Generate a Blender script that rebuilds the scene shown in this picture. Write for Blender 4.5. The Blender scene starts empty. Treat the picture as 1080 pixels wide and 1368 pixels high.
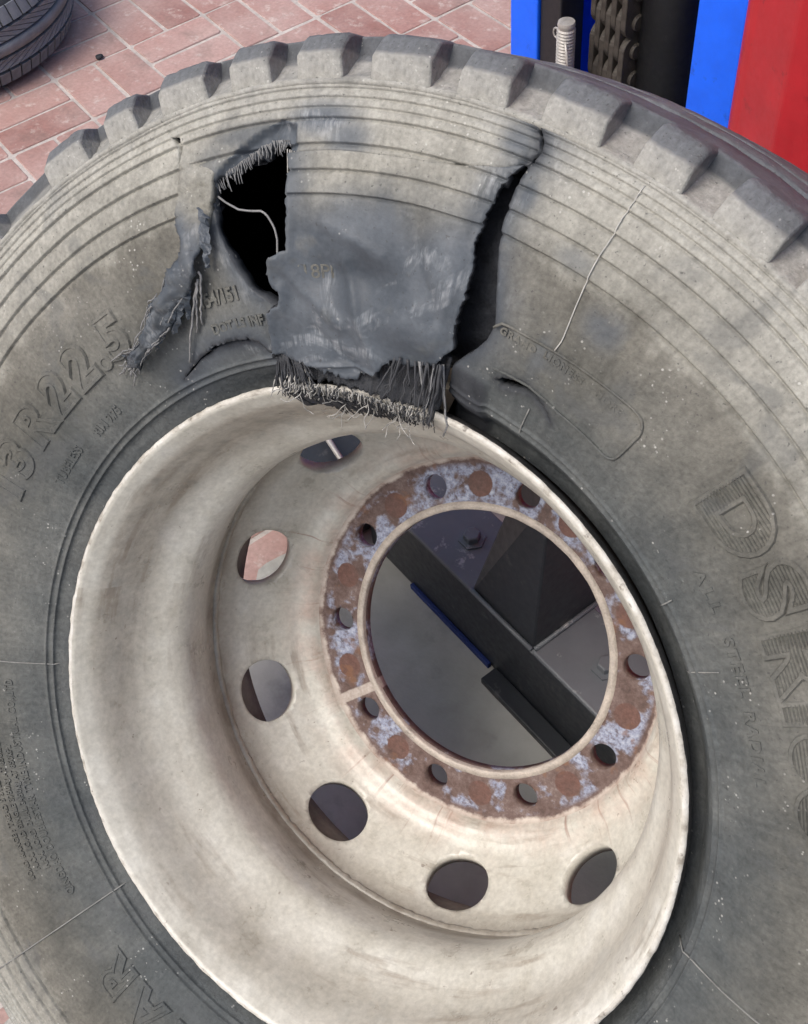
import bpy, bmesh, math, random
import numpy as np
from mathutils import Matrix, Vector, noise as mnoise
from mathutils.geometry import delaunay_2d_cdt

random.seed(7)
rng = np.random.default_rng(7)
sc = bpy.context.scene
COL = sc.collection
R = math.radians

# ------------------------------------------------------------------ camera
cam_d = bpy.data.cameras.new('camera')
cam = bpy.data.objects.new('camera', cam_d)
COL.objects.link(cam)
RW = Matrix(((0.8290, 0.5543, -0.0744), (0.3911, -0.6697, -0.6313), (-0.3997, 0.4942, -0.7720)))
cam.matrix_world = Matrix((
    (RW[0][0], -RW[1][0], -RW[2][0], 0.3525),
    (RW[0][1], -RW[1][1], -RW[2][1], -0.3159),
    (RW[0][2], -RW[1][2], -RW[2][2], 1.5470),
    (0, 0, 0, 1)))
cam_d.sensor_fit = 'VERTICAL'
cam_d.sensor_height = 36.0
cam_d.lens = 1617.5 / 1368 * 36.0
cam_d.shift_x = (540 - 524.76) / 1368
cam_d.shift_y = (611.41 - 684) / 1368
cam_d.clip_start = 0.02
cam_d.clip_end = 200
sc.camera = cam

# ------------------------------------------------------------------ light: soft open shade under a bright sky
w = bpy.data.worlds.new('World'); sc.world = w; w.use_nodes = True
wn = w.node_tree
bg = wn.nodes['Background']
sky = wn.nodes.new('ShaderNodeTexSky'); sky.sky_type = 'NISHITA'; sky.sun_disc = False
SUN_EL, SUN_AZ = 58.0, 246.0           # azimuth: direction the light comes from, degrees ccw from +X
sky.sun_elevation = R(SUN_EL); sky.sun_rotation = R(90 - SUN_AZ)
sky.air_density = 1.0; sky.dust_density = 5.0; sky.ozone_density = 1.0
wn.links.new(sky.outputs[0], bg.inputs[0])
bg.inputs[1].default_value = 0.11
sd = bpy.data.lights.new('sun', 'SUN'); sd.energy = 1.4; sd.angle = R(38); sd.color = (1.0, 0.985, 0.955)
sun = bpy.data.objects.new('sun', sd); COL.objects.link(sun)
sdir = Vector((math.cos(R(SUN_EL)) * math.cos(R(SUN_AZ)), math.cos(R(SUN_EL)) * math.sin(R(SUN_AZ)), math.sin(R(SUN_EL))))
sun.rotation_euler = sdir.to_track_quat('Z', 'Y').to_euler()
sun.location = sdir * 6
vs = sc.view_settings
vs.view_transform = 'Standard'; vs.look = 'None'; vs.gamma = 1.0; vs.use_curve_mapping = False
vs.exposure = 0.62
sc.render.film_transparent = False
sc.cycles.use_adaptive_sampling = True; sc.cycles.adaptive_threshold = 0.025
sc.cycles.max_bounces = 4; sc.cycles.diffuse_bounces = 2; sc.cycles.glossy_bounces = 2

# ------------------------------------------------------------------ helpers
def link(o, parent=None):
    COL.objects.link(o)
    if parent is not None:
        o.parent = parent
    return o

def tag(o, label=None, cat=None, group=None, kind=None):
    if label: o['label'] = label
    if cat: o['category'] = cat
    if group: o['group'] = group
    if kind: o['kind'] = kind
    return o

def empty(name, loc, label, cat, group=None):
    o = bpy.data.objects.new(name, None); o.empty_display_size = 0.1
    o.location = loc
    link(o); tag(o, label, cat, group)
    return o

def mesh_data(name, verts, faces, smooth=True, mats=()):
    me = bpy.data.meshes.new(name)
    me.from_pydata([tuple(v) for v in verts], [], [tuple(int(i) for i in f) for f in faces])
    for m in mats: me.materials.append(m)
    if smooth:
        me.polygons.foreach_set('use_smooth', [True] * len(me.polygons))
    me.update()
    return me

def mk(name, verts, faces, mat, parent=None, smooth=True, kind=None):
    me = mesh_data(name, verts, faces, smooth, (mat,) if not isinstance(mat, (list, tuple)) else mat)
    o = bpy.data.objects.new(name, me); link(o, parent)
    if kind: o['kind'] = kind
    return o

def set_attr(me, name, vals):
    a = me.attributes.new(name, 'FLOAT', 'POINT')
    a.data.foreach_set('value', np.asarray(vals, dtype=np.float32))

def solidify(o, t, offset=-1.0, moff=0, rim=0):
    m = o.modifiers.new('thickness', 'SOLIDIFY'); m.thickness = t; m.offset = offset
    m.use_even_offset = False; m.use_quality_normals = True
    if moff: m.material_offset = moff; m.material_offset_rim = rim
    return m

def bevel(o, wd, seg=2, ang=35):
    m = o.modifiers.new('bevel', 'BEVEL'); m.width = wd; m.segments = seg; m.limit_method = 'ANGLE'; m.angle_limit = R(ang)
    return m

def merge_verts(o, d=1e-5):
    bm = bmesh.new(); bm.from_mesh(o.data)
    bmesh.ops.remove_doubles(bm, verts=bm.verts, dist=d)
    bmesh.ops.recalc_face_normals(bm, faces=bm.faces)
    bm.to_mesh(o.data); bm.free()

def revolve(prof, n, closed=False, t0=0.0, t1=360.0, wob=None):
    """prof: list of (r, z); returns verts, faces around the local z axis"""
    prof = np.asarray(prof, float); m = len(prof)
    full = abs(t1 - t0 - 360) < 1e-6
    k = n if full else n + 1
    th = np.radians(np.linspace(t0, t1, n + 1)[:k])
    v = []
    for a in th:
        ca, sa = math.cos(a), math.sin(a)
        for i, (r_, z_) in enumerate(prof):
            dr, dz = wob(a, i) if wob else (0, 0)
            v.append(((r_ + dr) * ca, (r_ + dr) * sa, z_ + dz))
    f = []
    for j in range(n):
        j2 = (j + 1) % k
        for i in range(m if closed else m - 1):
            i2 = (i + 1) % m
            f.append((j * m + i, j2 * m + i, j2 * m + i2, j * m + i2))
    return v, f

class Tubes:
    def __init__(s): s.v = []; s.f = []
    def add(s, pts, rad, sides=5, taper=1.0):
        pts = [Vector(p) for p in pts]; n = len(pts)
        base = len(s.v); up = Vector((0.3, 0.2, 0.93))
        for i, p in enumerate(pts):
            t = (pts[min(i + 1, n - 1)] - pts[max(i - 1, 0)])
            if t.length < 1e-9: t = Vector((0, 0, 1))
            t.normalize()
            a = t.cross(up)
            if a.length < 1e-3: a = t.cross(Vector((1, 0, 0)))
            a.normalize(); b = t.cross(a)
            rr = rad * (1 + (taper - 1) * i / max(n - 1, 1))
            for k in range(sides):
                q = 2 * math.pi * k / sides
                s.v.append(p + a * math.cos(q) * rr + b * math.sin(q) * rr)
        for i in range(n - 1):
            for k in range(sides):
                k2 = (k + 1) % sides
                s.f.append((base + i * sides + k, base + i * sides + k2, base + (i + 1) * sides + k2, base + (i + 1) * sides + k))
        s.f.append(tuple(base + k for k in reversed(range(sides))))
        s.f.append(tuple(base + (n - 1) * sides + k for k in range(sides)))
    def build(s, name, mat, parent=None, kind=None):
        return mk(name, s.v, s.f, mat, parent, True, kind)

def box_verts(x0, x1, y0, y1, z0, z1):
    v = [(x0, y0, z0), (x1, y0, z0), (x1, y1, z0), (x0, y1, z0), (x0, y0, z1), (x1, y0, z1), (x1, y1, z1), (x0, y1, z1)]
    f = [(3, 2, 1, 0), (4, 5, 6, 7), (0, 1, 5, 4), (1, 2, 6, 5), (2, 3, 7, 6), (3, 0, 4, 7)]
    return v, f

# ------------------------------------------------------------------ node helper
class NT:
    def __init__(s, name):
        s.m = bpy.data.materials.new(name); s.m.use_nodes = True
        s.t = s.m.node_tree; s.b = s.t.nodes['Principled BSDF']
        s._tc = None
    def set(s, sock, v):
        if hasattr(v, 'is_output') or isinstance(v, bpy.types.NodeSocket): s.t.links.new(v, sock)
        elif isinstance(v, (tuple, list)) and len(v) == 3 and len(sock.default_value) == 4: sock.default_value = (*v, 1)
        else: sock.default_value = v
    def obj(s):
        if s._tc is None: s._tc = s.t.nodes.new('ShaderNodeTexCoord')
        return s._tc.outputs['Object']
    def math(s, op, a, b=0.0, c=None, clamp=False):
        n = s.t.nodes.new('ShaderNodeMath'); n.operation = op; n.use_clamp = clamp
        s.set(n.inputs[0], a); s.set(n.inputs[1], b)
        if c is not None: s.set(n.inputs[2], c)
        return n.outputs[0]
    def noise(s, scale, detail=4, rough=0.55, vec=None, dist=0.0, off=None):
        n = s.t.nodes.new('ShaderNodeTexNoise'); s.set(n.inputs['Scale'], scale)
        n.inputs['Detail'].default_value = detail; n.inputs['Roughness'].default_value = rough
        n.inputs['Distortion'].default_value = dist
        v = vec if vec is not None else s.obj()
        if off is not None:
            a = s.t.nodes.new('ShaderNodeVectorMath'); a.operation = 'ADD'
            s.set(a.inputs[0], v); a.inputs[1].default_value = off; v = a.outputs[0]
        s.set(n.inputs['Vector'], v)
        return n.outputs['Fac']
    def voronoi(s, scale, vec=None, feature='F1', out='Distance'):
        n = s.t.nodes.new('ShaderNodeTexVoronoi'); n.feature = feature; s.set(n.inputs['Scale'], scale)
        s.set(n.inputs['Vector'], vec if vec is not None else s.obj())
        return n.outputs[out]
    def ramp(s, fac, stops, interp='LINEAR'):
        n = s.t.nodes.new('ShaderNodeValToRGB'); n.color_ramp.interpolation = interp
        e = n.color_ramp.elements
        while len(e) < len(stops): e.new(0.5)
        for i, (p, c) in enumerate(stops):
            e[i].position = p
            e[i].color = (*c, 1) if isinstance(c, (tuple, list)) else (c, c, c, 1)
        s.set(n.inputs[0], fac)
        return n.outputs[0]
    def map(s, v, a, b, c=0.0, d=1.0, smooth=False):
        n = s.t.nodes.new('ShaderNodeMapRange'); n.clamp = True
        if smooth: n.interpolation_type = 'SMOOTHSTEP'
        s.set(n.inputs[0], v)
        for i, q in enumerate((a, b, c, d)): s.set(n.inputs[i + 1], q)
        return n.outputs[0]
    def mix(s, fac, a, b, mode='MIX'):
        n = s.t.nodes.new('ShaderNodeMix'); n.data_type = 'RGBA'; n.blend_type = mode
        s.set(n.inputs[0], fac); s.set(n.inputs[6], a); s.set(n.inputs[7], b)
        return n.outputs[2]
    def sep(s, v):
        n = s.t.nodes.new('ShaderNodeSeparateXYZ'); s.set(n.inputs[0], v); return n.outputs
    def comb(s, x, y, z):
        n = s.t.nodes.new('ShaderNodeCombineXYZ')
        for i, q in enumerate((x, y, z)): s.set(n.inputs[i], q)
        return n.outputs[0]
    def attr(s, name):
        n = s.t.nodes.new('ShaderNodeAttribute'); n.attribute_name = name; return n.outputs['Fac']
    def bump(s, h, strength, dist, prev=None):
        n = s.t.nodes.new('ShaderNodeBump'); n.inputs['Strength'].default_value = strength
        n.inputs['Distance'].default_value = dist; s.set(n.inputs['Height'], h)
        if prev is not None: s.set(n.inputs['Normal'], prev)
        return n.outputs[0]
    def polar(s):
        x = s.sep(s.obj())
        r = s.math('SQRT', s.math('ADD', s.math('MULTIPLY', x[0], x[0]), s.math('MULTIPLY', x[1], x[1])))
        th = s.math('ARCTAN2', x[1], x[0])
        return r, th, x[2]
    def out(s, col=None, rough=None, metal=None, spec=None, normal=None):
        if col is not None: s.set(s.b.inputs['Base Color'], col)
        if rough is not None: s.set(s.b.inputs['Roughness'], rough)
        if metal is not None: s.set(s.b.inputs['Metallic'], metal)
        if spec is not None: s.set(s.b.inputs['Specular IOR Level'], spec)
        if normal is not None: s.set(s.b.inputs['Normal'], normal)
        return s.m

def simple(name, col, rough=0.6, metal=0.0, var=0.25, scale=30.0, spec=0.5, bstr=0.2, bdist=0.001):
    n = NT(name)
    f = n.noise(scale, 5); f2 = n.noise(scale * 7, 3)
    k = n.math('ADD', n.math('MULTIPLY', f, 0.65), n.math('MULTIPLY', f2, 0.35))
    c = n.ramp(k, [(0.3, tuple(q * (1 - var) for q in col)), (0.7, tuple(min(1, q * (1 + var)) for q in col))])
    n.out(c, n.map(f, 0.3, 0.7, max(0.05, rough - 0.1), min(1, rough + 0.1)), metal, spec, n.bump(f2, bstr, bdist))
    return n.m

# ------------------------------------------------------------------ materials
def make_rubber():
    n = NT('dusty_rubber')
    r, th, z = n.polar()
    clean = n.attr('clean'); dark = n.attr('dark')
    big = n.noise(7, 4, 0.6); mid = n.noise(38, 4, 0.62); fine = n.noise(260, 3, 0.62)
    rr = n.math('ADD', r, n.math('MULTIPLY', n.math('SUBTRACT', mid, 0.5), 0.05))
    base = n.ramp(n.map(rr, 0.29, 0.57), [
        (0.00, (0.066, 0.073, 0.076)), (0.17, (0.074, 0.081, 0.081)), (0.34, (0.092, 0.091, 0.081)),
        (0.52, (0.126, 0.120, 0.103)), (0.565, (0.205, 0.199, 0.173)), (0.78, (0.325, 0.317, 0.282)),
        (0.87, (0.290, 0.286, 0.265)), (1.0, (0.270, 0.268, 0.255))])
    tread = n.map(n.math('ADD', r, n.math('MULTIPLY', n.math('SUBTRACT', n.math('ADD', n.math('MULTIPLY', mid, 0.6), n.math('MULTIPLY', fine, 0.4)), 0.5), 0.010)), 0.5405, 0.5430)
    base = n.mix(n.math('MULTIPLY', tread, n.map(big, 0.25, 0.55, 0.95, 0.72)), base, (0.088, 0.098, 0.113))
    # worn, wiped and dusty patches
    side = n.map(r, 0.543, 0.549, 1.0, 0.0)
    base = n.mix(n.math('MULTIPLY', n.map(big, 0.42, 0.68), side), base, n.mix(0.22, base, (0.34, 0.33, 0.295)))
    scr = n.noise(1.0, 4, 0.65, vec=n.comb(n.math('MULTIPLY', th, 95), n.math('MULTIPLY', r, 34), n.math('MULTIPLY', z, 34)))
    v = n.math('ADD', n.math('MULTIPLY', mid, 0.34), n.math('ADD', n.math('MULTIPLY', fine, 0.42), n.math('MULTIPLY', scr, 0.24)))
    base = n.mix(1.0, base, n.ramp(v, [(0.34, 0.66), (0.5, 0.98), (0.66, 1.34)]), 'MULTIPLY')
    # smudges of bare rubber
    sm = n.map(n.noise(16, 3, 0.62, dist=0.6, off=(3, 1, 2)), 0.56, 0.64)
    base = n.mix(n.math('MULTIPLY', sm, 0.34), base, (0.088, 0.093, 0.096))
    cl = n.math('MULTIPLY', clean, n.map(n.noise(30, 3, 0.65, off=(9, 2, 4)), 0.18, 0.42, 0.35, 1.0), clamp=True)
    cc = n.ramp(n.noise(11, 4, 0.6, off=(1, 7, 3), dist=0.3), [(0.30, (0.040, 0.048, 0.059)), (0.50, (0.062, 0.073, 0.087)), (0.66, (0.100, 0.113, 0.129))])
    sc1 = n.noise(1.0, 4, 0.7, vec=n.comb(n.math('MULTIPLY', th, 130), n.math('MULTIPLY', r, 40), n.math('MULTIPLY', z, 90)))
    scuff = n.math('MULTIPLY', n.map(n.noise(13, 4, 0.7, off=(4, 2, 8), dist=1.2), 0.55, 0.66), n.map(sc1, 0.40, 0.62))
    cc = n.mix(n.math('MULTIPLY', scuff, 0.75), cc, (0.30, 0.315, 0.33))
    cc = n.mix(0.22, cc, n.mix(1.0, cc, n.ramp(fine, [(0.32, 0.62), (0.68, 1.5)]), 'MULTIPLY'))
    col = n.mix(cl, base, cc)
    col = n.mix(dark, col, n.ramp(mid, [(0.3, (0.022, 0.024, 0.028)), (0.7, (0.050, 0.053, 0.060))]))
    # pale chips and grains
    sp = n.map(n.voronoi(260), 0.30, 0.16)
    gate = n.map(n.noise(20, 3, 0.7, off=(5, 5, 1)), 0.53, 0.62)
    few = n.map(n.noise(150, 1, 0.5, off=(2, 8, 1)), 0.56, 0.62)
    col = n.mix(n.math('MULTIPLY', n.math('MULTIPLY', sp, gate), n.math('MULTIPLY', few, 0.5)), col, (0.62, 0.61, 0.57))
    dk = n.math('MULTIPLY', n.map(n.noise(300, 2, 0.5, off=(4, 4, 4)), 0.68, 0.74), 0.6)
    col = n.mix(dk, col, (0.05, 0.05, 0.05))
    rough = n.math('SUBTRACT', n.map(v, 0.3, 0.7, 0.62, 0.86), n.math('MULTIPLY', cl, 0.24))
    h = n.math('ADD', n.math('MULTIPLY', mid, 0.5), n.math('MULTIPLY', fine, 0.5))
    h = n.math('MULTIPLY', h, n.math('SUBTRACT', 1.0, n.math('MULTIPLY', cl, 0.72)))
    b = n.bump(h, 0.7, 0.0026)
    return n.out(col, rough, 0.0, n.math('ADD', 0.14, n.math('MULTIPLY', cl, 0.12)), b)

M = {}
M['rubber'] = make_rubber()
M['liner'] = simple('black_liner', (0.012, 0.013, 0.016), 0.6, 0, 0.3, 40, 0.15)
M['ply'] = simple('torn_black_ply', (0.035, 0.037, 0.042), 0.75, 0, 0.6, 120, 0.3, 0.6, 0.002)
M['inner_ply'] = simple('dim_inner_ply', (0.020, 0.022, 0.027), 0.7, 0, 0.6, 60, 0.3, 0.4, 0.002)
M['cord_pale'] = simple('pale_steel_cord', (0.36, 0.35, 0.325), 0.5, 0.0, 0.75, 200, 0.5)
M['cord_dark'] = simple('dark_rubbered_cord', (0.045, 0.047, 0.052), 0.7, 0, 0.5, 150, 0.4)
M['cord_grey'] = simple('grey_rubbered_cord', (0.20, 0.20, 0.20), 0.7, 0, 0.4, 150, 0.4)

def make_rim_paint():
    n = NT('worn_cream_rim_paint')
    r, th, z = n.polar()
    big = n.noise(5, 4, 0.62); mid = n.noise(28, 4, 0.64); fine = n.noise(190, 3, 0.62)
    strk = n.noise(1.0, 5, 0.6, vec=n.comb(n.math('MULTIPLY', th, 2.2), n.math('MULTIPLY', r, 60), n.math('MULTIPLY', z, 60)))
    col = n.ramp(n.math('ADD', n.math('MULTIPLY', big, 0.5), n.math('MULTIPLY', mid, 0.5)),
                 [(0.31, (0.33, 0.308, 0.255)), (0.43, (0.480, 0.458, 0.395)), (0.56, (0.560, 0.542, 0.478)), (0.70, (0.64, 0.628, 0.575))])
    # brown grime in the bead seat band just below the lip and in the gutter by the disc
    g1 = n.math('MULTIPLY', n.map(z, -0.009, -0.016), n.map(z, -0.086, -0.058))
    g1 = n.math('MULTIPLY', g1, n.map(n.math('ADD', n.math('MULTIPLY', strk, 0.6), n.math('MULTIPLY', mid, 0.4)), 0.24, 0.54))
    # dirt sat in the upper left of the bead band
    side = n.map(n.math('COSINE', n.math('SUBTRACT', th, 2.35)), 0.30, 0.98)
    g1 = n.math('MULTIPLY', g1, n.math('ADD', 0.40, n.math('MULTIPLY', side, 0.60)))
    col = n.mix(n.math('MULTIPLY', g1, 0.58), col, n.ramp(n.noise(44, 5, 0.68, off=(3, 9, 2)), [(0.34, (0.055, 0.042, 0.030)), (0.46, (0.20, 0.155, 0.115)), (0.62, (0.36, 0.31, 0.25))]))
    g2 = n.math('MULTIPLY', n.map(z, -0.150, -0.166), n.map(z, -0.214, -0.188))
    col = n.mix(n.math('MULTIPLY', g2, n.map(mid, 0.30, 0.62, 0.25, 0.85)), col, (0.20, 0.165, 0.125))
    # rust blush close to the mounting ring
    g3 = n.math('MULTIPLY', n.map(r, 0.232, 0.204), n.map(n.noise(22, 5, 0.62, off=(2, 3, 1)), 0.38, 0.66))
    col = n.mix(n.math('MULTIPLY', g3, 0.55), col, (0.42, 0.26, 0.20))
    rad = n.noise(1.0, 4, 0.6, vec=n.comb(n.math('MULTIPLY', th, 30), n.math('MULTIPLY', r, 8), 0.0))
    g4 = n.math('MULTIPLY', n.map(rad, 0.61, 0.72), n.map(r, 0.246, 0.218))
    col = n.mix(n.math('MULTIPLY', g4, 0.6), col, (0.24, 0.115, 0.080))
    # grime run along the gutter, scratches round the barrel
    run = n.math('MULTIPLY', n.map(strk, 0.56, 0.66), n.map(n.noise(9, 4, 0.6, off=(7, 2, 2)), 0.42, 0.60))
    col = n.mix(n.math('MULTIPLY', run, 0.55), col, (0.23, 0.185, 0.14))
    # fine scuffs and chips
    ch = n.math('MULTIPLY', n.map(n.noise(120, 3, 0.6, off=(6, 1, 2)), 0.67, 0.71), n.map(n.noise(12, 3, 0.6, off=(1, 1, 9)), 0.48, 0.62))
    col = n.mix(n.math('MULTIPLY', ch, 0.75), col, (0.16, 0.125, 0.10))
    col = n.mix(1.0, col, n.ramp(fine, [(0.3, 0.86), (0.7, 1.1)]), 'MULTIPLY')
    h = n.math('ADD', n.math('MULTIPLY', mid, 0.7), n.math('MULTIPLY', fine, 0.3))
    b = n.bump(h, 0.35, 0.002)
    return n.out(col, n.map(mid, 0.3, 0.7, 0.24, 0.42), 0.0, 0.55, b)
M['rim'] = make_rim_paint()

def make_lip():
    n = NT('scuffed_white_lip')
    mid = n.noise(60, 5, 0.65); fine = n.noise(350, 3)
    c = n.ramp(mid, [(0.30, (0.26, 0.235, 0.195)), (0.46, (0.49, 0.465, 0.41)), (0.66, (0.60, 0.585, 0.54))])
    c = n.mix(n.math('MULTIPLY', n.map(n.noise(95, 4, 0.6, off=(1, 2, 3)), 0.63, 0.70), 0.7), c, (0.10, 0.085, 0.07))
    return n.out(c, 0.45, 0.0, 0.5, n.bump(fine, 0.5, 0.0015))
M['lip'] = make_lip()
M['flange_side'] = simple('rubber_blackened_flange_side', (0.028, 0.027, 0.027), 0.42, 0, 0.6, 90, 0.5, 0.6, 0.001)

BOLT0 = R(126.97)
def make_mount_ring():
    n = NT('rusty_mounting_ring')
    r, th, z = n.polar()
    a = n.math('SUBTRACT', th, BOLT0)
    fr = n.math('FRACT', n.math('ADD', n.math('DIVIDE', a, R(36)), 20.0))     # 0 at a bolt hole, .5 midway
    da = n.math('MULTIPLY', n.math('SUBTRACT', fr, 0.5), R(36))
    big = n.noise(14, 5, 0.65); mid = n.noise(48, 6, 0.65); fine = n.noise(240, 4, 0.65)
    rust = n.ramp(n.math('ADD', n.math('MULTIPLY', mid, 0.5), n.math('MULTIPLY', fine, 0.5)),
                  [(0.32, (0.058, 0.036, 0.031)), (0.45, (0.108, 0.069, 0.058)), (0.56, (0.150, 0.106, 0.094)), (0.70, (0.25, 0.205, 0.190))])
    blue = n.ramp(fine, [(0.32, (0.17, 0.180, 0.235)), (0.5, (0.255, 0.280, 0.370)), (0.7, (0.40, 0.43, 0.50))])
    topw = n.math('MULTIPLY', n.math('COSINE', n.math('SUBTRACT', th, R(95))), 0.045)
    pm = n.math('ADD', n.math('ADD', n.math('MULTIPLY', n.noise(24, 3, 0.6, off=(2, 6, 1)), 0.66), n.math('MULTIPLY', mid, 0.34)), topw)
    m = n.math('MULTIPLY', n.map(pm, 0.490, 0.545), n.map(r, 0.1895, 0.184))
    m = n.math('MULTIPLY', m, n.map(fine, 0.32, 0.50, 0.35, 0.95))
    # stud contact discs of plain rust
    px = n.math('SUBTRACT', n.math('MULTIPLY', r, n.math('COSINE', da)), 0.1675)
    py = n.math('MULTIPLY', r, n.math('SINE', da))
    d = n.math('SQRT', n.math('ADD', n.math('MULTIPLY', px, px), n.math('MULTIPLY', py, py)))
    spot = n.map(n.math('ADD', d, n.math('MULTIPLY', n.math('SUBTRACT', fine, 0.5), 0.002)), 0.0142, 0.0130)
    m = n.math('MULTIPLY', m, n.math('SUBTRACT', 1.0, spot))
    col = n.mix(m, rust, blue)
    col = n.mix(n.math('MULTIPLY', spot, n.map(mid, 0.30, 0.55, 0.25, 0.8)), col, n.ramp(fine, [(0.3, (0.085, 0.036, 0.026)), (0.7, (0.150, 0.070, 0.052))]))
    # strip of bare paint crossing the ring where the pilot slot sat
    dth = n.math('ABSOLUTE', n.math('MULTIPLY', n.math('SUBTRACT', th, SLOT), r))
    slot = n.map(n.math('ADD', dth, n.math('MULTIPLY', n.math('SUBTRACT', mid, 0.5), 0.004)), 0.0062, 0.0048)
    col = n.mix(n.math('MULTIPLY', slot, 0.9), col, n.ramp(fine, [(0.3, (0.33, 0.28, 0.24)), (0.7, (0.50, 0.44, 0.39))]))
    org = n.math('MULTIPLY', n.map(n.noise(30, 4, 0.6, off=(8, 1, 5)), 0.60, 0.68), 0.6)
    col = n.mix(org, col, (0.20, 0.098, 0.050))
    edge = n.map(n.math('ADD', r, n.math('MULTIPLY', n.math('SUBTRACT', mid, 0.5), 0.012)), 0.1905, 0.1935)
    col = n.mix(edge, col, n.ramp(mid, [(0.3, (0.30, 0.21, 0.17)), (0.6, (0.52, 0.46, 0.40))]))
    b = n.bump(n.math('ADD', n.math('MULTIPLY', fine, 0.5), n.math('ADD', mid, m)), 0.5, 0.0016)
    return n.out(col, n.map(fine, 0.3, 0.7, 0.55, 0.85), 0.0, 0.4, b)
SLOT = R(-132.4)
M['ring'] = make_mount_ring()
M['bore'] = simple('scraped_bore_edge', (0.40, 0.35, 0.30), 0.5, 0.1, 0.35, 60, 0.5, 0.5, 0.002)
M['rim_back'] = simple('dull_brown_rim_back', (0.16, 0.135, 0.115), 0.7, 0, 0.4, 25)

# ================================================================== the wheel (local frame: z = axle, towards the viewer)
TILT_S, TILT_C = 0.6010, 0.7992            # how far the wheel leans back
WM = Matrix(((1, 0, 0, 0), (0, TILT_S, -TILT_C, 0), (0, TILT_C, TILT_S, 0.62), (0, 0, 0, 1)))
BASE = Vector((0.0, -0.10, 0.0))
wheel = empty('truck_wheel', BASE, 'burst dusty truck tyre on a worn cream steel rim, leaning in the foreground', 'wheel')

def part_of_wheel(o):
    o.parent = wheel
    o.matrix_local = Matrix.Translation(-BASE) @ WM
    return o

PR = np.array([(.290, -.034), (.298, -.030), (.304, -.026), (.3080, -.017), (.3105, -.007), (.3145, -.0010), (.320, .0032), (.33, .009), (.35, .019), (.375, .028), (.40, .033),
               (.425, .035), (.45, .0355), (.475, .0345), (.495, .033), (.51, .0315), (.521, .0305), (.535, .032), (.554, .034), (.60, .034)])
_rs = np.arange(.270, .60, .0005); _zs = np.interp(_rs, PR[:, 0], PR[:, 1])
_k = np.exp(-0.5 * (np.arange(-24, 25) * .0005 / .0018) ** 2); _k /= _k.sum()
_zs = np.convolve(np.pad(_zs, 24, mode='edge'), _k, mode='valid'); _dz = np.gradient(_zs, .0005)
def zprof(r): return np.interp(r, _rs, _zs)
def nprof(r):
    d = np.interp(r, _rs, _dz); l = np.sqrt(1 + d * d); return -d / l, 1 / l      # (nr, nz)

RIBS = [.4455, .4625, .480, .497, .5045, .511, .517]
def detail(r):
    r = np.asarray(r, float); o = np.zeros_like(r)
    for i, q in enumerate(RIBS):
        wdt = .0011 if i < 4 else .0008
        o -= (.0019 if i < 4 else .0012) * np.exp(-((r - q + .0008) / wdt) ** 2)
        q2 = RIBS[i + 1] if i + 1 < len(RIBS) else .521
        t = (r - q) / (q2 - q); ins = (t >= 0) & (t < 1)
        o += np.where(ins, (.0016 if i < 4 else .0009) * (1 - t) * np.clip((r - q) / .0006, 0, 1), 0)
    for q in (.3175, .3228):
        o += .0019 * np.exp(-((r - q) / .0011) ** 2)
    return o

def bulge(th):
    """the broken casing stands a little proud of round above the tear"""
    d = (np.asarray(th, float) - 108 + 180) % 360 - 180
    return .0062 * np.exp(-(d / 17.0) ** 2)
def surf(th, r, off=0.0):
    """tyre sidewall point: th in degrees"""
    nr, nz = nprof(r); a = np.radians(th)
    rr = r + nr * off + bulge(th) * np.clip((r - .455) / .085, 0, 1)
    return np.stack([rr * np.cos(a), rr * np.sin(a), zprof(r) + nz * off], -1)
def sp(th, r, off=0.0): return Vector(surf(np.float64(th), np.float64(r), off))

HOLE_TOP=[(118.81,0.4569),(118.35,0.4647),(116.73,0.4666),(115.07,0.4718),(113.50,0.4768),(111.77,0.4809),(110.34,0.4797)]
SEAM=[(110.19,0.4742),(105.72,0.4753),(101.11,0.4747),(96.65,0.4754),(92.45,0.4798),(89.19,0.4861),(87.44,0.4927)]
SLIT_R=[(87.19,0.4919),(87.61,0.4771),(87.59,0.4546),(87.16,0.4348),(86.12,0.4119),(84.77,0.3828),(85.29,0.3692),(87.01,0.3525),(88.83,0.3402),(89.10,0.3223),(89.65,0.3053)]
LOWER_L=[(116.89,0.2987),(116.12,0.3119),(116.14,0.3209),(115.19,0.3281),(112.75,0.3401),(112.40,0.3521),(114.14,0.3625)]
HOLE_L=[(115.38,0.3695),(116.82,0.3789),(117.99,0.3941),(118.81,0.4119),(119.31,0.4299),(119.29,0.4439)]
FLAP_L=[(110.03,0.4697),(110.02,0.4483),(110.12,0.4252),(110.37,0.4038),(111.46,0.4024),(112.55,0.3995),(113.20,0.3897),(112.95,0.3793),(112.07,0.3737),(112.36,0.3662),(114.35,0.3617),(115.05,0.3459),(115.44,0.3294)]
FLAP_B=[(115.67,0.3270),(113.03,0.3211),(107.68,0.3139),(103.53,0.3101),(99.83,0.3161),(96.27,0.3286),(93.98,0.3275),(90.46,0.3337),(88.80,0.3483)]
FLAP_R=[(88.82,0.3570),(89.17,0.3701),(88.87,0.3933),(88.92,0.4147),(89.56,0.4363),(89.34,0.4537),(88.81,0.4737),(87.88,0.4877)]
CRACK_UP=[(87.39,0.4918),(86.97,0.4993),(86.76,0.5068),(87.13,0.5139),(87.96,0.5217),(88.35,0.5271),(88.22,0.5320),(88.55,0.5376)]
CRACK_UP2=[(88.55,0.5376),(88.05,0.5325),(88.12,0.5278),(87.67,0.5226),(86.85,0.5148),(86.46,0.5072),(86.75,0.4990),(87.17,0.4914)]
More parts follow.
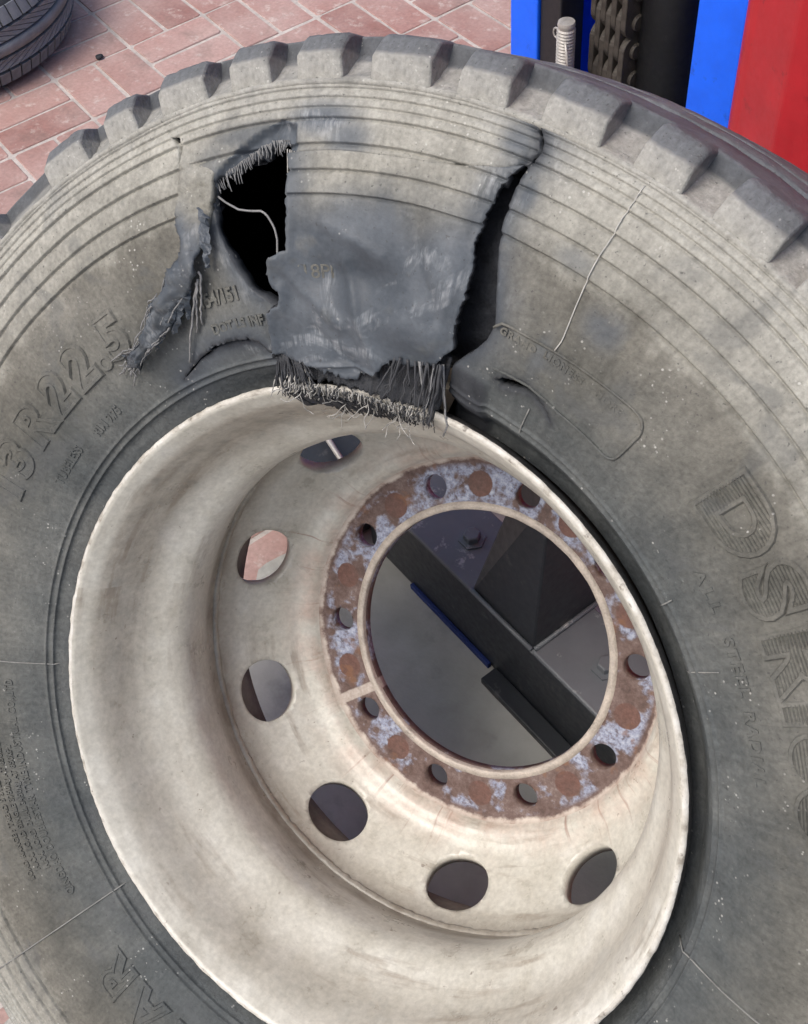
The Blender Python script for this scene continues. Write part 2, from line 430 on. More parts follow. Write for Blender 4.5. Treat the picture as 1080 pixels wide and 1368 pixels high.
CRACK_L=[(133.99,0.3277),(131.91,0.3317),(128.75,0.3384),(125.33,0.3430),(122.05,0.3440),(119.16,0.3427),(117.69,0.3386),(116.90,0.3315),(115.96,0.3228),(117.49,0.3281),(118.41,0.3345),(119.65,0.3388),(122.39,0.3409),(125.42,0.3401),(128.71,0.3363),(131.81,0.3304)]
CRACK_R=[(82.75,0.3471),(81.61,0.3525),(80.18,0.3553),(78.85,0.3562),(77.34,0.3547),(75.67,0.3500),(74.18,0.3422),(75.76,0.3482),(77.56,0.3517),(79.03,0.3508),(80.31,0.3462),(81.94,0.3434)]
TICK_L=[(122.84,0.5054),(121.75,0.5026),(121.72,0.4949),(121.95,0.4777),(122.75,0.4603),(123.55,0.4420),(123.95,0.4415),(123.25,0.4600),(122.50,0.4790),(122.15,0.4956)]
PEEL=[(118.65,0.4650),(117.57,0.4736),(115.28,0.4828),(113.05,0.4913),(110.65,0.4974),(108.94,0.4937),(109.08,0.4872),(109.21,0.4748),(108.89,0.4583),(110.07,0.4560),(110.34,0.4797),(111.77,0.4809),(113.50,0.4768),(115.07,0.4718),(116.73,0.4666),(118.35,0.4647)]
STRIP_L=[(121.65,0.5011),(122.21,0.4791),(123.09,0.4601),(123.88,0.4401),(123.67,0.4271),(124.34,0.4142),(126.02,0.4085),(127.52,0.3967),(130.31,0.3902),(132.31,0.3779),(135.31,0.3701),(137.81,0.3658)]
STRIP_R=[(118.09,0.4791),(118.65,0.4650),(118.94,0.4527),(119.55,0.4408),(120.53,0.4214),(121.88,0.4024),(123.58,0.3888),(125.71,0.3834),(128.72,0.3710),(131.08,0.3646),(134.18,0.3604),(137.00,0.3545)]
FRAME=[(84.69,0.3831),(83.98,0.3884),(82.88,0.3893),(80.29,0.3897),(77.47,0.3911),(74.72,0.3925),(71.81,0.3935),(67.97,0.3954),(66.55,0.3949),(65.83,0.3909),(65.47,0.3858),(65.59,0.3618),(65.85,0.3565),(66.64,0.3532),(69.84,0.3539),(74.44,0.3540),(75.70,0.3555),(78.48,0.3571),(81.16,0.3558),(83.29,0.3542)]
MOULD_TOP=[(78.10,0.5159),(78.23,0.4917),(78.15,0.4743),(78.26,0.4586),(78.06,0.4423),(77.80,0.4260),(77.49,0.4095),(77.33,0.4011),(77.54,0.3921)]
MOULD_L=[(-163.82,0.3643),(-163.79,0.3368),(-163.45,0.3092)]
MOULD_BL=[(-122.57,0.4904),(-122.11,0.4087),(-122.28,0.3482),(-122.28,0.3087)]
MOULD_BR=[(-0.12,0.3087),(0.83,0.3249),(1.44,0.3530),(1.24,0.3802)]
TICK1=[(77.35,0.3415),(77.47,0.3266),(77.44,0.3146)]
TICK2=[(48.34,0.3137),(48.65,0.3272)]
TICK3=[(39.22,0.3126),(39.12,0.3413)]
WIRE=[(118.94,0.4527),(118.17,0.4463),(116.94,0.4394),(115.68,0.4368),(114.13,0.4353),(113.47,0.4302),(112.79,0.4213),(112.50,0.4127),(112.57,0.4003)]
TONGUE=[(120.11,0.4205),(119.71,0.3962),(117.68,0.3731),(115.11,0.3568),(113.34,0.3433),(116.28,0.3274),(119.14,0.3427),(125.33,0.3430),(131.87,0.3320),(133.59,0.3282),(127.22,0.3588)]

US = 0.43   # metres per radian used for the flat (angle, radius) working plane
def flat(L): return np.array([(math.radians(t) * US, r) for t, r in L])
def resample(L, step=.0022, jit=.0006, closed=False, keep_ends=True):
    P = np.asarray(L, float)
    if closed: P = np.vstack([P, P[:1]])
    seg = np.hypot(*np.diff(P, axis=0).T); s = np.r_[0, np.cumsum(seg)]
    n = max(2, int(s[-1] / step)); q = np.linspace(0, s[-1], n + 1)
    out = np.c_[np.interp(q, s, P[:, 0]), np.interp(q, s, P[:, 1])]
    j = rng.normal(0, jit, out.shape)
    if keep_ends: j[0] = 0; j[-1] = 0
    out += j
    return out[:-1] if closed else out
def inpoly(P, poly):
    x, y = P[:, 0], P[:, 1]; c = np.zeros(len(P), bool); n = len(poly); j = n - 1
    for i in range(n):
        xi, yi = poly[i]; xj, yj = poly[j]
        if yi != yj:
            c ^= ((yi > y) != (yj > y)) & (x < (xj - xi) * (y - yi) / (yj - yi) + xi)
        j = i
    return c
def dist_to(P, line):
    P = np.asarray(P); line = np.asarray(line); d = np.full(len(P), 1e9)
    for a, b in zip(line[:-1], line[1:]):
        ab = b - a; t = np.clip(((P - a) @ ab) / max(ab @ ab, 1e-12), 0, 1)
        q = P - (a + t[:, None] * ab); d = np.minimum(d, np.hypot(q[:, 0], q[:, 1]))
    return d
def sstep(x): x = np.clip(x, 0, 1); return x * x * (3 - 2 * x)

# ---- radius samples (dense at grooves and raised lines)
rs = set(np.round(np.arange(.2905, .5205, .0030), 5))
for q in RIBS + [.3175, .3228]:
    for d in (-.0032, -.002, -.0014, -.0008, -.0003, .0002, .0007, .0013, .002): rs.add(round(q + d, 5))
rs = sorted(x for x in rs if .2900 <= x <= .521); rs = [.290] + rs + [.521]
rsn = [rs[0]]
for x in rs[1:]:
    if x - rsn[-1] > .00028: rsn.append(x)
RS = np.array(rsn); NR = len(RS)
S0, S1, DT = 72.0, 142.2, 0.3

seamF = resample(flat(SEAM), .0022, .0)
slitF = resample(flat(SLIT_R), .0030, .00012)
topF = resample(flat(HOLE_TOP), .0022, .0005)
lowF = resample(flat(LOWER_L), .0022, .0006)
leftF = resample(flat(HOLE_L), .0030, .0002)
botF = np.array([(math.radians(89.65) * US, .284), (math.radians(116.89) * US, .284)])
HOLE = np.vstack([topF, seamF, slitF, botF, lowF, leftF])
CRK_L = resample(flat(CRACK_L), .002, .00025, True)
CRK_R = resample(flat(CRACK_R), .002, .0003, True)
CRK_U = resample(flat(CRACK_UP + CRACK_UP2[1:-1]), .002, .0003, True)
TCK_L = resample(flat(TICK_L), .002, .0001, True)
flapL = resample(flat(FLAP_L), .0022, .0006); flapB = resample(flat([(t_, r_ + .006) for t_, r_ in FLAP_B]), .0022, .0007); flapR = resample(flat(FLAP_R), .0022, .0006)
FLAP = np.vstack([seamF, flapR[::-1], flapB[::-1], flapL[::-1]])
PEELF = flat(PEEL); TONGF = flat(TONGUE)
ALLTEAR = [np.vstack([leftF, topF]), seamF[:1], slitF, CRK_L, CRK_R, CRK_U, flat(STRIP_L)]

def cdt_mesh(pts, loops, tri_keep):
    """pts free points (N,2); loops closed polylines; returns verts2d, tris"""
    keep = np.ones(len(pts), bool)
    for L in loops:
        C = np.vstack([L, L[:1]])
        lo = C.min(0) - .003; hi = C.max(0) + .003
        near = np.where(np.all((pts > lo) & (pts < hi), axis=1))[0]
        if len(near): keep[near[dist_to(pts[near], C) < .0008]] = False
    P = [Vector(p) for p in pts[keep]]; E = []
    for L in loops:
        b = len(P); n = len(L)
        P += [Vector(p) for p in L]; E += [(b + i, b + (i + 1) % n) for i in range(n)]
    vo, eo, fo, *_ = delaunay_2d_cdt(P, E, [], 0, 1e-7)
    V = np.array([(v[0], v[1]) for v in vo]); F = np.array([f for f in fo if len(f) == 3])
    c = V[F].mean(1)
    F = F[tri_keep(c)]
    used = np.unique(F); idx = -np.ones(len(V), int); idx[used] = np.arange(len(used))
    F = idx[F]; V = V[used]
    # consistent winding
    a = (V[F[:, 1]] - V[F[:, 0]]); b2 = (V[F[:, 2]] - V[F[:, 0]])
    neg = (a[:, 0] * b2[:, 1] - a[:, 1] * b2[:, 0]) < 0      # +theta x +r gives inward, want outward
    F[~neg] = F[~neg][:, ::-1]
    return V, F

def pnoise(th, r, sc_, seed=0.0):
    return np.array([mnoise.noise(Vector((math.cos(t) * q * sc_ + seed, math.sin(t) * q * sc_, seed * 1.7))) for t, q in zip(th, r)])

# ---- sidewall: torn sector by constrained triangulation, the rest a regular grid
thS = np.arange(S0, S1 + 1e-6, DT)
gp = np.array([(math.radians(t) * US, r) for t in thS for r in RS])
inner = (gp[:, 0] > math.radians(S0 + .01) * US)
def keep_side(c):
    k = (c[:, 1] < .521) & (c[:, 1] > .290)
    k &= (c[:, 0] > math.radians(S0) * US - 1e-9) & (c[:, 0] < math.radians(S1) * US + 1e-9)
    for L in (HOLE, CRK_L, CRK_R, CRK_U, TCK_L): k &= ~inpoly(c, L)
    return k
V2, F2 = cdt_mesh(gp, [HOLE, CRK_L, CRK_R, CRK_U, TCK_L], keep_side)
th = V2[:, 0] / US; rr = V2[:, 1]
off = detail(rr)
dT = np.min([dist_to(V2, L) for L in (np.vstack([leftF, topF]), slitF, np.vstack([CRK_L, CRK_L[:1]]), np.vstack([CRK_U, CRK_U[:1]]), lowF)], axis=0)
off += .0013 * pnoise(th, rr, 14) * np.minimum(1, 1)
inP = inpoly(V2, PEELF) | (dist_to(V2, topF) < .0012); dP = dist_to(V2, PEELF[:10])
off -= np.where(inP, .006 * sstep(dP / .004) + .0015 * pnoise(th, rr, 120, 3), 0)
inT = inpoly(V2, TONGF); dC = dist_to(V2, flat(CRACK_L)[:9])
off += np.where(inT, .0075 * np.exp(-(dC / .022) ** 2) * sstep(dist_to(V2, np.vstack([TONGF[-2:], TONGF[:1]])) / .03), 0)
dSl = dist_to(V2, slitF)
off += np.where(V2[:, 0] < np.interp(V2[:, 1], slitF[::-1, 1], slitF[::-1, 0]) + .004, -.004 * np.exp(-(dSl / .014) ** 2), 0)
# pulled-in, wrinkled rubber between the torn edge and the ribs above it
dH = dist_to(V2, np.vstack([leftF, topF]))
off += .0016 * np.exp(-dH / .012) * pnoise(th, rr, 90, 5)
# the dark lump of bead rubber under the slit
lump = (np.clip(1 - np.abs(np.degrees(th) - 86.4) / 3.4, 0, 1) * 4).clip(0, 1) * np.clip((.343 - rr) / .004, 0, 1)
off += .0035 * lump
clean = .95 * np.exp(-(np.minimum(dT, 1) / .016) ** 1.4)
clean = np.maximum(clean, np.where(inP, 1, 0))
# wiped band right of the strip and along the top crack, dark smudge above the hole
for (t_, r_, a_, b_, s_) in ((106.5, .496, 3.8, .013, 1.0), (104.0, .484, 2.6, .014, .9), (113.5, .490, 4.5, .010, .8), (88.5, .505, 1.8, .016, .9),
                             (86.4, .475, 1.3, .018, .95), (74.5, .425, 2.2, .014, .7), (118.5, .475, 2.0, .016, .6), (80, .452, 2.0, .008, .5), (78.8, .380, 1.0, .020, .45)):
    clean = np.maximum(clean, s_ * np.exp(-(((np.degrees(th) - t_) / a_) ** 2 + ((rr - r_) / b_) ** 2) ** 1.5))
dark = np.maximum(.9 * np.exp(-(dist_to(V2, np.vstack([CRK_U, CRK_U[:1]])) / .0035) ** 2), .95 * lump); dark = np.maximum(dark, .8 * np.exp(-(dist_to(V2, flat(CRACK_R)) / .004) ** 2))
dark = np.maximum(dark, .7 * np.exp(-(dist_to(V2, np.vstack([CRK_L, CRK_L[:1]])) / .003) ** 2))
def seat_fill(td, r):
    """the bead still sits against the flange at the lower left and has pulled away from it at the right"""
    k = sstep((np.cos(np.radians(np.asarray(td) - 192)) + .15) / .9)
    return k * np.interp(r, [.290, .304, .308, .3105, .3145], [.024, .0195, .012, .004, 0])
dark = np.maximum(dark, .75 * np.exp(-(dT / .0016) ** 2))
XS = surf(np.degrees(th), rr, off); XS[:, 2] += seat_fill(np.degrees(th), rr)

# regular part
thR = np.arange(S1, 360 + S0 + 1e-6, (360 + S0 - S1) / 960)
TT, RR = np.meshgrid(thR, RS, indexing='ij')
offR = detail(RR) + (.0011 * np.array([mnoise.noise(Vector((math.cos(math.radians(t)) * q * 14, math.sin(math.radians(t)) * q * 14, 0))) for t, q in zip(TT.ravel(), RR.ravel())])).reshape(TT.shape) * np.clip(np.minimum(TT - S1, 360 + S0 - TT) / 1.0, 0, 1)
# blend the seam columns
XR = surf(TT, RR, offR); XR[..., 2] += seat_fill(TT, RR); XR = XR.reshape(-1, 3)
n0 = len(XS); nt = len(thR)
i, j = np.meshgrid(np.arange(nt - 1), np.arange(NR - 1), indexing='ij')
q0 = n0 + i * NR + j
FR = np.stack([q0, q0 + NR, q0 + NR + 1, q0 + 1], -1).reshape(-1, 4)[:, ::-1]
# the first sample columns must coincide
colA = np.where(np.abs(V2[:, 0] - math.radians(S0) * US) < 1e-7)[0]; colB = np.where(np.abs(V2[:, 0] - math.radians(S1) * US) < 2e-4)[0]
for c_, base in ((colB, 0), (colA, nt - 1)):
    for k_ in c_:
        jj = int(np.argmin(np.abs(RS - V2[k_, 1]))); XS[k_] = XR[base * NR + jj]
verts = np.vstack([XS, XR])
faces = [tuple(f) for f in F2] + [tuple(f) for f in FR]
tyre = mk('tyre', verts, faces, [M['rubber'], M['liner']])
tyre['label'] = 'burst dusty truck tyre with a torn sidewall'
set_attr(tyre.data, 'clean', np.r_[clean, np.zeros(len(XR))])
set_attr(tyre.data, 'dark', np.r_[dark, np.zeros(len(XR))])
bm = bmesh.new(); bm.from_mesh(tyre.data); bmesh.ops.remove_doubles(bm, verts=bm.verts, dist=2e-5); bm.to_mesh(tyre.data); bm.free()
solidify(tyre, .011, -1, 1)
part_of_wheel(tyre)

# ---- torn flap hanging between the hole and the slit
lo, hi = FLAP.min(0), FLAP.max(0)
gpF = gp[np.all((gp > lo) & (gp < hi), axis=1)]; gpF = gpF[inpoly(gpF, FLAP)]
VF, FF = cdt_mesh(gpF, [FLAP], lambda c: inpoly(c, FLAP))
thf = VF[:, 0] / US; rf = VF[:, 1]; dS = dist_to(VF, seamF)
tdeg = np.degrees(thf)
lift = .009 * sstep(dS / .16) + np.clip(.345 - rf, 0, 1) * .30
dent = pnoise(thf, rf, 11, 2) * .006 + pnoise(thf, rf, 30, 4) * .0022 + pnoise(thf, rf, 90, 6) * .0006
dent -= .010 * np.exp(-(((tdeg - 103) / 5) ** 2 + ((rf - .385) / .018) ** 2))
dent += .006 * np.exp(-(((tdeg - 96) / 4) ** 2 + ((rf - .36) / .02) ** 2))
for (ta_, ra_, tb2, rb2, am, wq) in ((103.5, .395, 98.0, .316, .0062, .008), (112.2, .398, 104.5, .352, .0048, .006), (96.5, .440, 91.5, .372, -.0048, .007), (108.5, .345, 101.5, .318, -.004, .005), (106, .425, 99, .405, .003, .005)):
    dent += am * np.exp(-(dist_to(VF, flat([(ta_, ra_), ((ta_ + tb2) / 2 + .6, (ra_ + rb2) / 2), (tb2, rb2)])) / wq) ** 1.3)
curl = -.006 * np.exp(-(dist_to(VF, flapR) / .010) ** 2) + .004 * np.exp(-(dist_to(VF, flapL) / .007) ** 2)
offF = detail(rf) + .0013 * pnoise(thf, rf, 14) + lift + dent * sstep(dS / .03) + curl * sstep(dS / .03)
XF = surf(tdeg, rf, offF)
flap = mk('torn_flap', XF, [tuple(f) for f in FF], [M['rubber'], M['ply']], tyre)
flap['label'] = 'scuffed blue-grey rubber flap torn from the sidewall'
cf = sstep((dS - .012) / .045 + .35 * pnoise(thf, rf, 26, 8)) * .97
cf = np.maximum(cf, .9 * np.exp(-(np.minimum(dist_to(VF, flapL), dist_to(VF, flapR)) / .018) ** 2))
set_attr(flap.data, 'clean', cf)
solidify(flap, .0065, -1, 1, 1)

# ---- back sidewall and the tread band that closes the casing
HW = -.137   # mid plane
backp = [(r, 2 * HW - float(zprof(r))) for r in np.linspace(.292, .521, 40)]
v, f = revolve(backp, 240)
bk = mk('back_sidewall', v, f, [M['rubber'], M['liner']], tyre); solidify(bk, .011, 1, 1)

G = .012
front = [(.5170, .0285), (.5190, .0323), (.5220, .0324), (.5242, .0272), (.5270, .0228), (.5310, .0172), (.5355, .0122), (.5385, .0085), (.5415, .0060), (.5530, .0030), (.5550, .0016), (.5557, -.0040)]
half = front + [(.5570, -.030), (.5578, -.056), (.5574, -.0580), (.5430, -.0595), (.5430, -.0700), (.5582, -.0715), (.5590, -.0735), (.5605, -.108), (.5600, -.1105), (.5480, -.112), (.5480, -.119), (.5602, -.1205), (.5610, -.1230)]
full = half + [(.5612, HW)] + [(r, 2 * HW - z) for r, z in reversed(half)]
def wobt(a, i):
    k = mnoise.noise(Vector((math.cos(a) * 22, math.sin(a) * 22, i * 0.9))) * .0009
    return k + float(bulge(math.degrees(a))) * .92, k * .5
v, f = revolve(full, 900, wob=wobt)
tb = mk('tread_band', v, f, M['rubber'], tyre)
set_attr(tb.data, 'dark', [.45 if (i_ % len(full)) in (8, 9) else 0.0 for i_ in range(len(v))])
v, f = revolve([(.5185, .028), (.528, -.02), (.532, HW), (.528, 2 * HW + .02), (.5185, 2 * HW - .028)], 200)
mk('inner_liner', v, f, M['liner'], tyre)

# ---- shoulder lugs: each block its own part
LUG = [(137.82, 132.91), (129.71, 126.36), (123.16, 118.42), (115.56, 111.83), (109.02, 105.08), (102.21, 97.28), (94.62, 90.60), (87.33, 82.71), (79.50, 75.70), (72.64, 67.94)]
t = 67.94
pw = [3.3, 4.1, 4.9, 4.0, 4.7]; gw = [2.9, 3.3, 3.2, 3.5, 3.1]; k = 0
extra = []
while t > -222.18 + 7.0:
    a = t - gw[k % 5]; b = a - pw[(k * 2) % 5]; 
    if b < -222.18 + 2.6: break
    extra.append((a, b)); t = b; k += 1
LUG += extra
def lug_mesh(width_deg, seed):
    r2 = random.Random(seed); nW = 10
    # cross section (r, z): foot on the sidewall, up the side face, over the shoulder corner, back along the tread
    sec = [(.5190, .0240), (.5195, .0312), (.5235, .0326), (.5300, .0332), (.5360, .0337), (.5390, .0339), (.5408, .0335), (.5420, .0325), (.5475, .0280), (.5520, .0240), (.5543, .0212), (.5556, .0150), (.5561, .0020), (.5560, -.0070), (.5500, -.0110)]
    vv = []
    for a in range(nW + 1):
        u = a / nW
        for (r, z) in sec:
            flare = (1.0 + .10 * (.5545 - r) / .035) if a in (0, nW) else 1.0 + .10 * (.5545 - r) / .035
            tt = math.radians((u - .5) * width_deg * flare)
            edge = min(u, 1 - u)
            rnd = -.0016 * max(0, 1 - edge / .07)
            nz_ = mnoise.noise(Vector((tt * 60 + seed, r * 90, z * 90))) * .0008 + mnoise.noise(Vector((tt * 190 + seed, r * 260, z * 260))) * .0003
            q = r + (rnd + nz_ if r > .523 else 0)
            zz = z + (rnd + nz_ if z > .005 else 0)
            vv.append((q * math.cos(tt), q * math.sin(tt), zz))
    m = len(sec); ff = []
    for a in range(nW):
        for i_ in range(m - 1):
            ff.append((a * m + i_, a * m + i_ + 1, (a + 1) * m + i_ + 1, (a + 1) * m + i_))
    ff.append(tuple(range(m))[::-1]); ff.append(tuple(nW * m + i_ for i_ in range(m)))
    me = mesh_data('tread_block', vv, ff, True, (M['rubber'],))
    b_ = bmesh.new(); b_.from_mesh(me); bmesh.ops.recalc_face_normals(b_, faces=b_.faces)
    for e in b_.edges:
        if len(e.link_faces) == 2 and e.calc_face_angle(0) > R(40): e.smooth = False
    b_.to_mesh(me); b_.free()
    return me
cache = {}
for k, (a, b) in enumerate(LUG):
    wd = a - b
    key = k if k < 10 else 100 + (k * 2) % 5
    if key not in cache: cache[key] = lug_mesh(wd, key * 3.7)
    o = bpy.data.objects.new('tread_block', cache[key]); link(o, tyre)
    o.rotation_euler = (0, 0, R((a + b) / 2)); q_ = float(bulge((a + b) / 2)) * .95
    o.location = (q_ * math.cos(R((a + b) / 2)), q_ * math.sin(R((a + b) / 2)), 0)
    bv = o.modifiers.new('bevel', 'BEVEL'); bv.width = .0012; bv.segments = 2; bv.limit_method = 'ANGLE'; bv.angle_limit = R(40)

# ---- raised lettering, mould lines and the label frame
def text_curve(body, size, bevel_d=None, extrude=0.0, fill=True, spacing=1.0, fat=0.0):
    cu = bpy.data.curves.new('txt', 'FONT'); cu.body = body; cu.size = size; cu.resolution_u = 5
    cu.space_character = spacing; cu.align_x = 'CENTER'; cu.align_y = 'CENTER'
    cu.fill_mode = 'BOTH' if fill else 'NONE'
    if bevel_d: cu.bevel_depth = bevel_d; cu.bevel_resolution = 1
    cu.extrude = extrude; cu.offset = fat
    o = bpy.data.objects.new('txt', cu); COL.objects.link(o)
    dg = bpy.context.evaluated_depsgraph_get(); dg.update()
    me = bpy.data.meshes.new_from_object(o.evaluated_get(dg))
    vv = [tuple(v_.co) for v_ in me.vertices]; ff = [tuple(p_.vertices) for p_ in me.polygons]
    bpy.data.objects.remove(o); bpy.data.curves.remove(cu); bpy.data.meshes.remove(me)
    return np.array(vv), ff
FLAP_LIFT = None
def bend(vv, tc, rc, sx=1.0, h=0.0):
    t_ = tc - np.degrees(vv[:, 0] * sx / rc); r_ = rc + vv[:, 1]
    return surf(t_, r_, vv[:, 2] + h)
def raised(body, size, tc, rc, name='raised_lettering', sx=1.0, solid=True, spacing=1.0, h=0.0, ex=.0009):
    if solid: vv, ff = text_curve(body, size, .00022, ex, True, spacing, size * .018)
    else: vv, ff = text_curve(body, size, .0010, 0.0, False, spacing)
    return mk(name, bend(vv, tc, rc, sx, h), ff, M['rubber'], tyre, smooth=not solid)

def big_letter(ch, tc, rc, size, sx, hatch=False, fat=.0022):
    """raised outline; hatched letters also carry fine ribs across their face"""
    vv, ff = text_curve(ch, size, .0023, 0.0, False, 1.0, fat)
    V_, F_ = bend(vv, tc, rc, sx), list(ff)
    v2, f2 = text_curve(ch, size, None, .0010, True, 1.0, fat)
    b_ = len(V_); V_ = np.vstack([V_, bend(v2, tc, rc, sx)]); F_ += [tuple(i_ + b_ for i_ in q) for q in f2]
    if hatch:
        poly_v, poly_f = text_curve(ch, size, None, 0.0, True, 1.0, fat)
        tri = [[poly_v[i_][:2] for i_ in q] for q in poly_f]
        y0, y1 = poly_v[:, 1].min(), poly_v[:, 1].max(); n_ = int((y1 - y0) / .0024)
        extra_v, extra_f = [], []
        for k_ in range(1, n_):
            y = y0 + (y1 - y0) * k_ / n_
            segs = []
            for T in tri:
                xs = []
                for a_, b__ in zip(T, T[1:] + T[:1]):
                    if (a_[1] - y) * (b__[1] - y) < 0: xs.append(a_[0] + (b__[0] - a_[0]) * (y - a_[1]) / (b__[1] - a_[1]))
                if len(xs) >= 2: segs.append((min(xs), max(xs)))
            segs.sort(); mg = []
            for s_ in segs:
                if mg and s_[0] <= mg[-1][1] + 1e-4: mg[-1][1] = max(mg[-1][1], s_[1])
                else: mg.append(list(s_))
            for (xa, xb) in mg:
                b0 = len(extra_v)
                for x in (xa, xb):
                    extra_v += [(x, y - .0008, .0006), (x, y, .0020), (x, y + .0008, .0006)]
                extra_f += [(b0, b0 + 3, b0 + 4, b0 + 1), (b0 + 1, b0 + 4, b0 + 5, b0 + 2)]
        if extra_v:
            b_ = len(V_); V_ = np.vstack([V_, bend(np.array(extra_v), tc, rc, sx)]); F_ += [tuple(i_ + b_ for i_ in q) for q in extra_f]
    return mk('raised_letter', V_, F_, M['rubber'], tyre, smooth=False)

for ch, tc in zip('13R22.5', (168.9, 164.2, 158.2, 151.9, 146.4, 142.6, 139.3)):
    big_letter(ch, tc, .3845, .047, 1.12)
for ch, tc in zip('DSR168', (53.6, 46.3, 39.6, 34.4, 29.8, 24.2)):
    big_letter(ch, tc, .4030 if ch == 'D' else (.401 if ch == 'S' else .399), .054, 1.22, True, .0030)
for ch, tc in zip('STAR', (-93.6, -98.9, -104.8, -111.4)):
    big_letter(ch, tc, .362, .043, 1.05)
raised('ALL', .0115, 48.3, .3580, sx=1.25, spacing=1.5)
raised('STEEL', .0115, 39.6, .3562, sx=1.1, spacing=1.35)
raised('RADIAL', .0115, 30.3, .3545, sx=1.1, spacing=1.3)
raised('TUBELESS', .0105, 160.2, .3432, sx=1.0)
raised('RIM 9.75', .0105, 149.6, .3395, sx=1.0)
raised('154/151', .0150, 121.6, .3765, sx=.85, h=.0014)
raised('DOT LS INF', .0105, 120.0, .3545, sx=.95, h=.0052)
raised('QINGDAO DOUBLESTAR TYRE INDUSTRIAL CO.,LTD', .0105, -143.2, .3565, sx=.78, spacing=1.15)
raised('MAX. LOAD DUAL 3450kg AT 850kPa', .0085, -140.5, .3665, sx=.80, spacing=1.15)
raised('MAX. LOAD SINGLE 3750kg AT 850kPa', .0085, -141.0, .3765, sx=.80, spacing=1.15)
raised('LOAD RANGE : TREAD 5 STEEL', .0085, -138.0, .3865, sx=.80, spacing=1.15)
raised('GRAND', .0075, 81.6, .3835, sx=1.0, spacing=1.25, ex=.0003)
raised('LIONESS', .0075, 75.9, .3850, sx=1.0, spacing=1.25, ex=.0003)
raised('MORE', .0075, 70.0, .3865, sx=1.0, spacing=1.25, ex=.0003)
vv, ff = text_curve('H(18PR)', .0150, .0002, .0001, True)
t_ = 107.6 - np.degrees(vv[:, 0] / .386); r_ = .3875 + vv[:, 1]
dS_ = dist_to(np.c_[np.radians(t_) * US, r_], seamF)
thh = np.radians(t_)
dn = pnoise(thh, r_, 11, 2) * .006 + pnoise(thh, r_, 30, 4) * .0022 + pnoise(thh, r_, 90, 6) * .0006 - .010 * np.exp(-(((t_ - 103) / 5) ** 2 + ((r_ - .385) / .018) ** 2)) + .006 * np.exp(-(((t_ - 96) / 4) ** 2 + ((r_ - .36) / .02) ** 2))
mk('raised_lettering', surf(t_, r_, vv[:, 2] + .009 * sstep(dS_ / .16) + dn * sstep(dS_ / .03) + .0006), ff, M['rubber'], tyre, smooth=False)

M['mould'] = simple('pale_mould_flash', (0.19, 0.19, 0.178), .7, 0, .4, 90)
def surf_line(L, rad, name, h=.0004, closed=False, mat='rubber', step=.004):
    P = flat(L); s_ = np.r_[0, np.cumsum(np.hypot(*np.diff(P, axis=0).T))]; n_ = max(2, int(s_[-1] / step))
    q = np.linspace(0, s_[-1], n_ + 1); X = np.interp(q, s_, P[:, 0]); Y = np.interp(q, s_, P[:, 1])
    T = Tubes(); T.add([sp(math.degrees(a_ / US), b_, h + float(detail(b_))) for a_, b_ in zip(X, Y)], rad, 5)
    return T.build(name, M[mat], tyre)
surf_line(FRAME, .0011, 'label_frame')
M['mould_top'] = simple('dusty_mould_flash', (0.40, 0.39, 0.36), .7, 0, .3, 90)
surf_line(MOULD_TOP, .0005, 'mould_line', .0009, mat='mould_top')
for tl, r0, r1 in ((-163.7, .309, .440), (-122.3, .309, .519), (-0.2, .309, .440), (36.8, .43, .519), (-80.0, .309, .519)):
    surf_line([(tl, r0), (tl, (r0 + r1) / 2), (tl, r1)], .0007, 'mould_line', .0005, mat='mould')
for L in (TICK1, TICK2, TICK3): surf_line(L, .0006, 'mould_line', .0006, mat='mould')
M['rubber_dark'] = simple('bare_black_rubber', (0.055, 0.060, 0.068), 0.55, 0, 0.5, 70, 0.4, 0.7, 0.003)

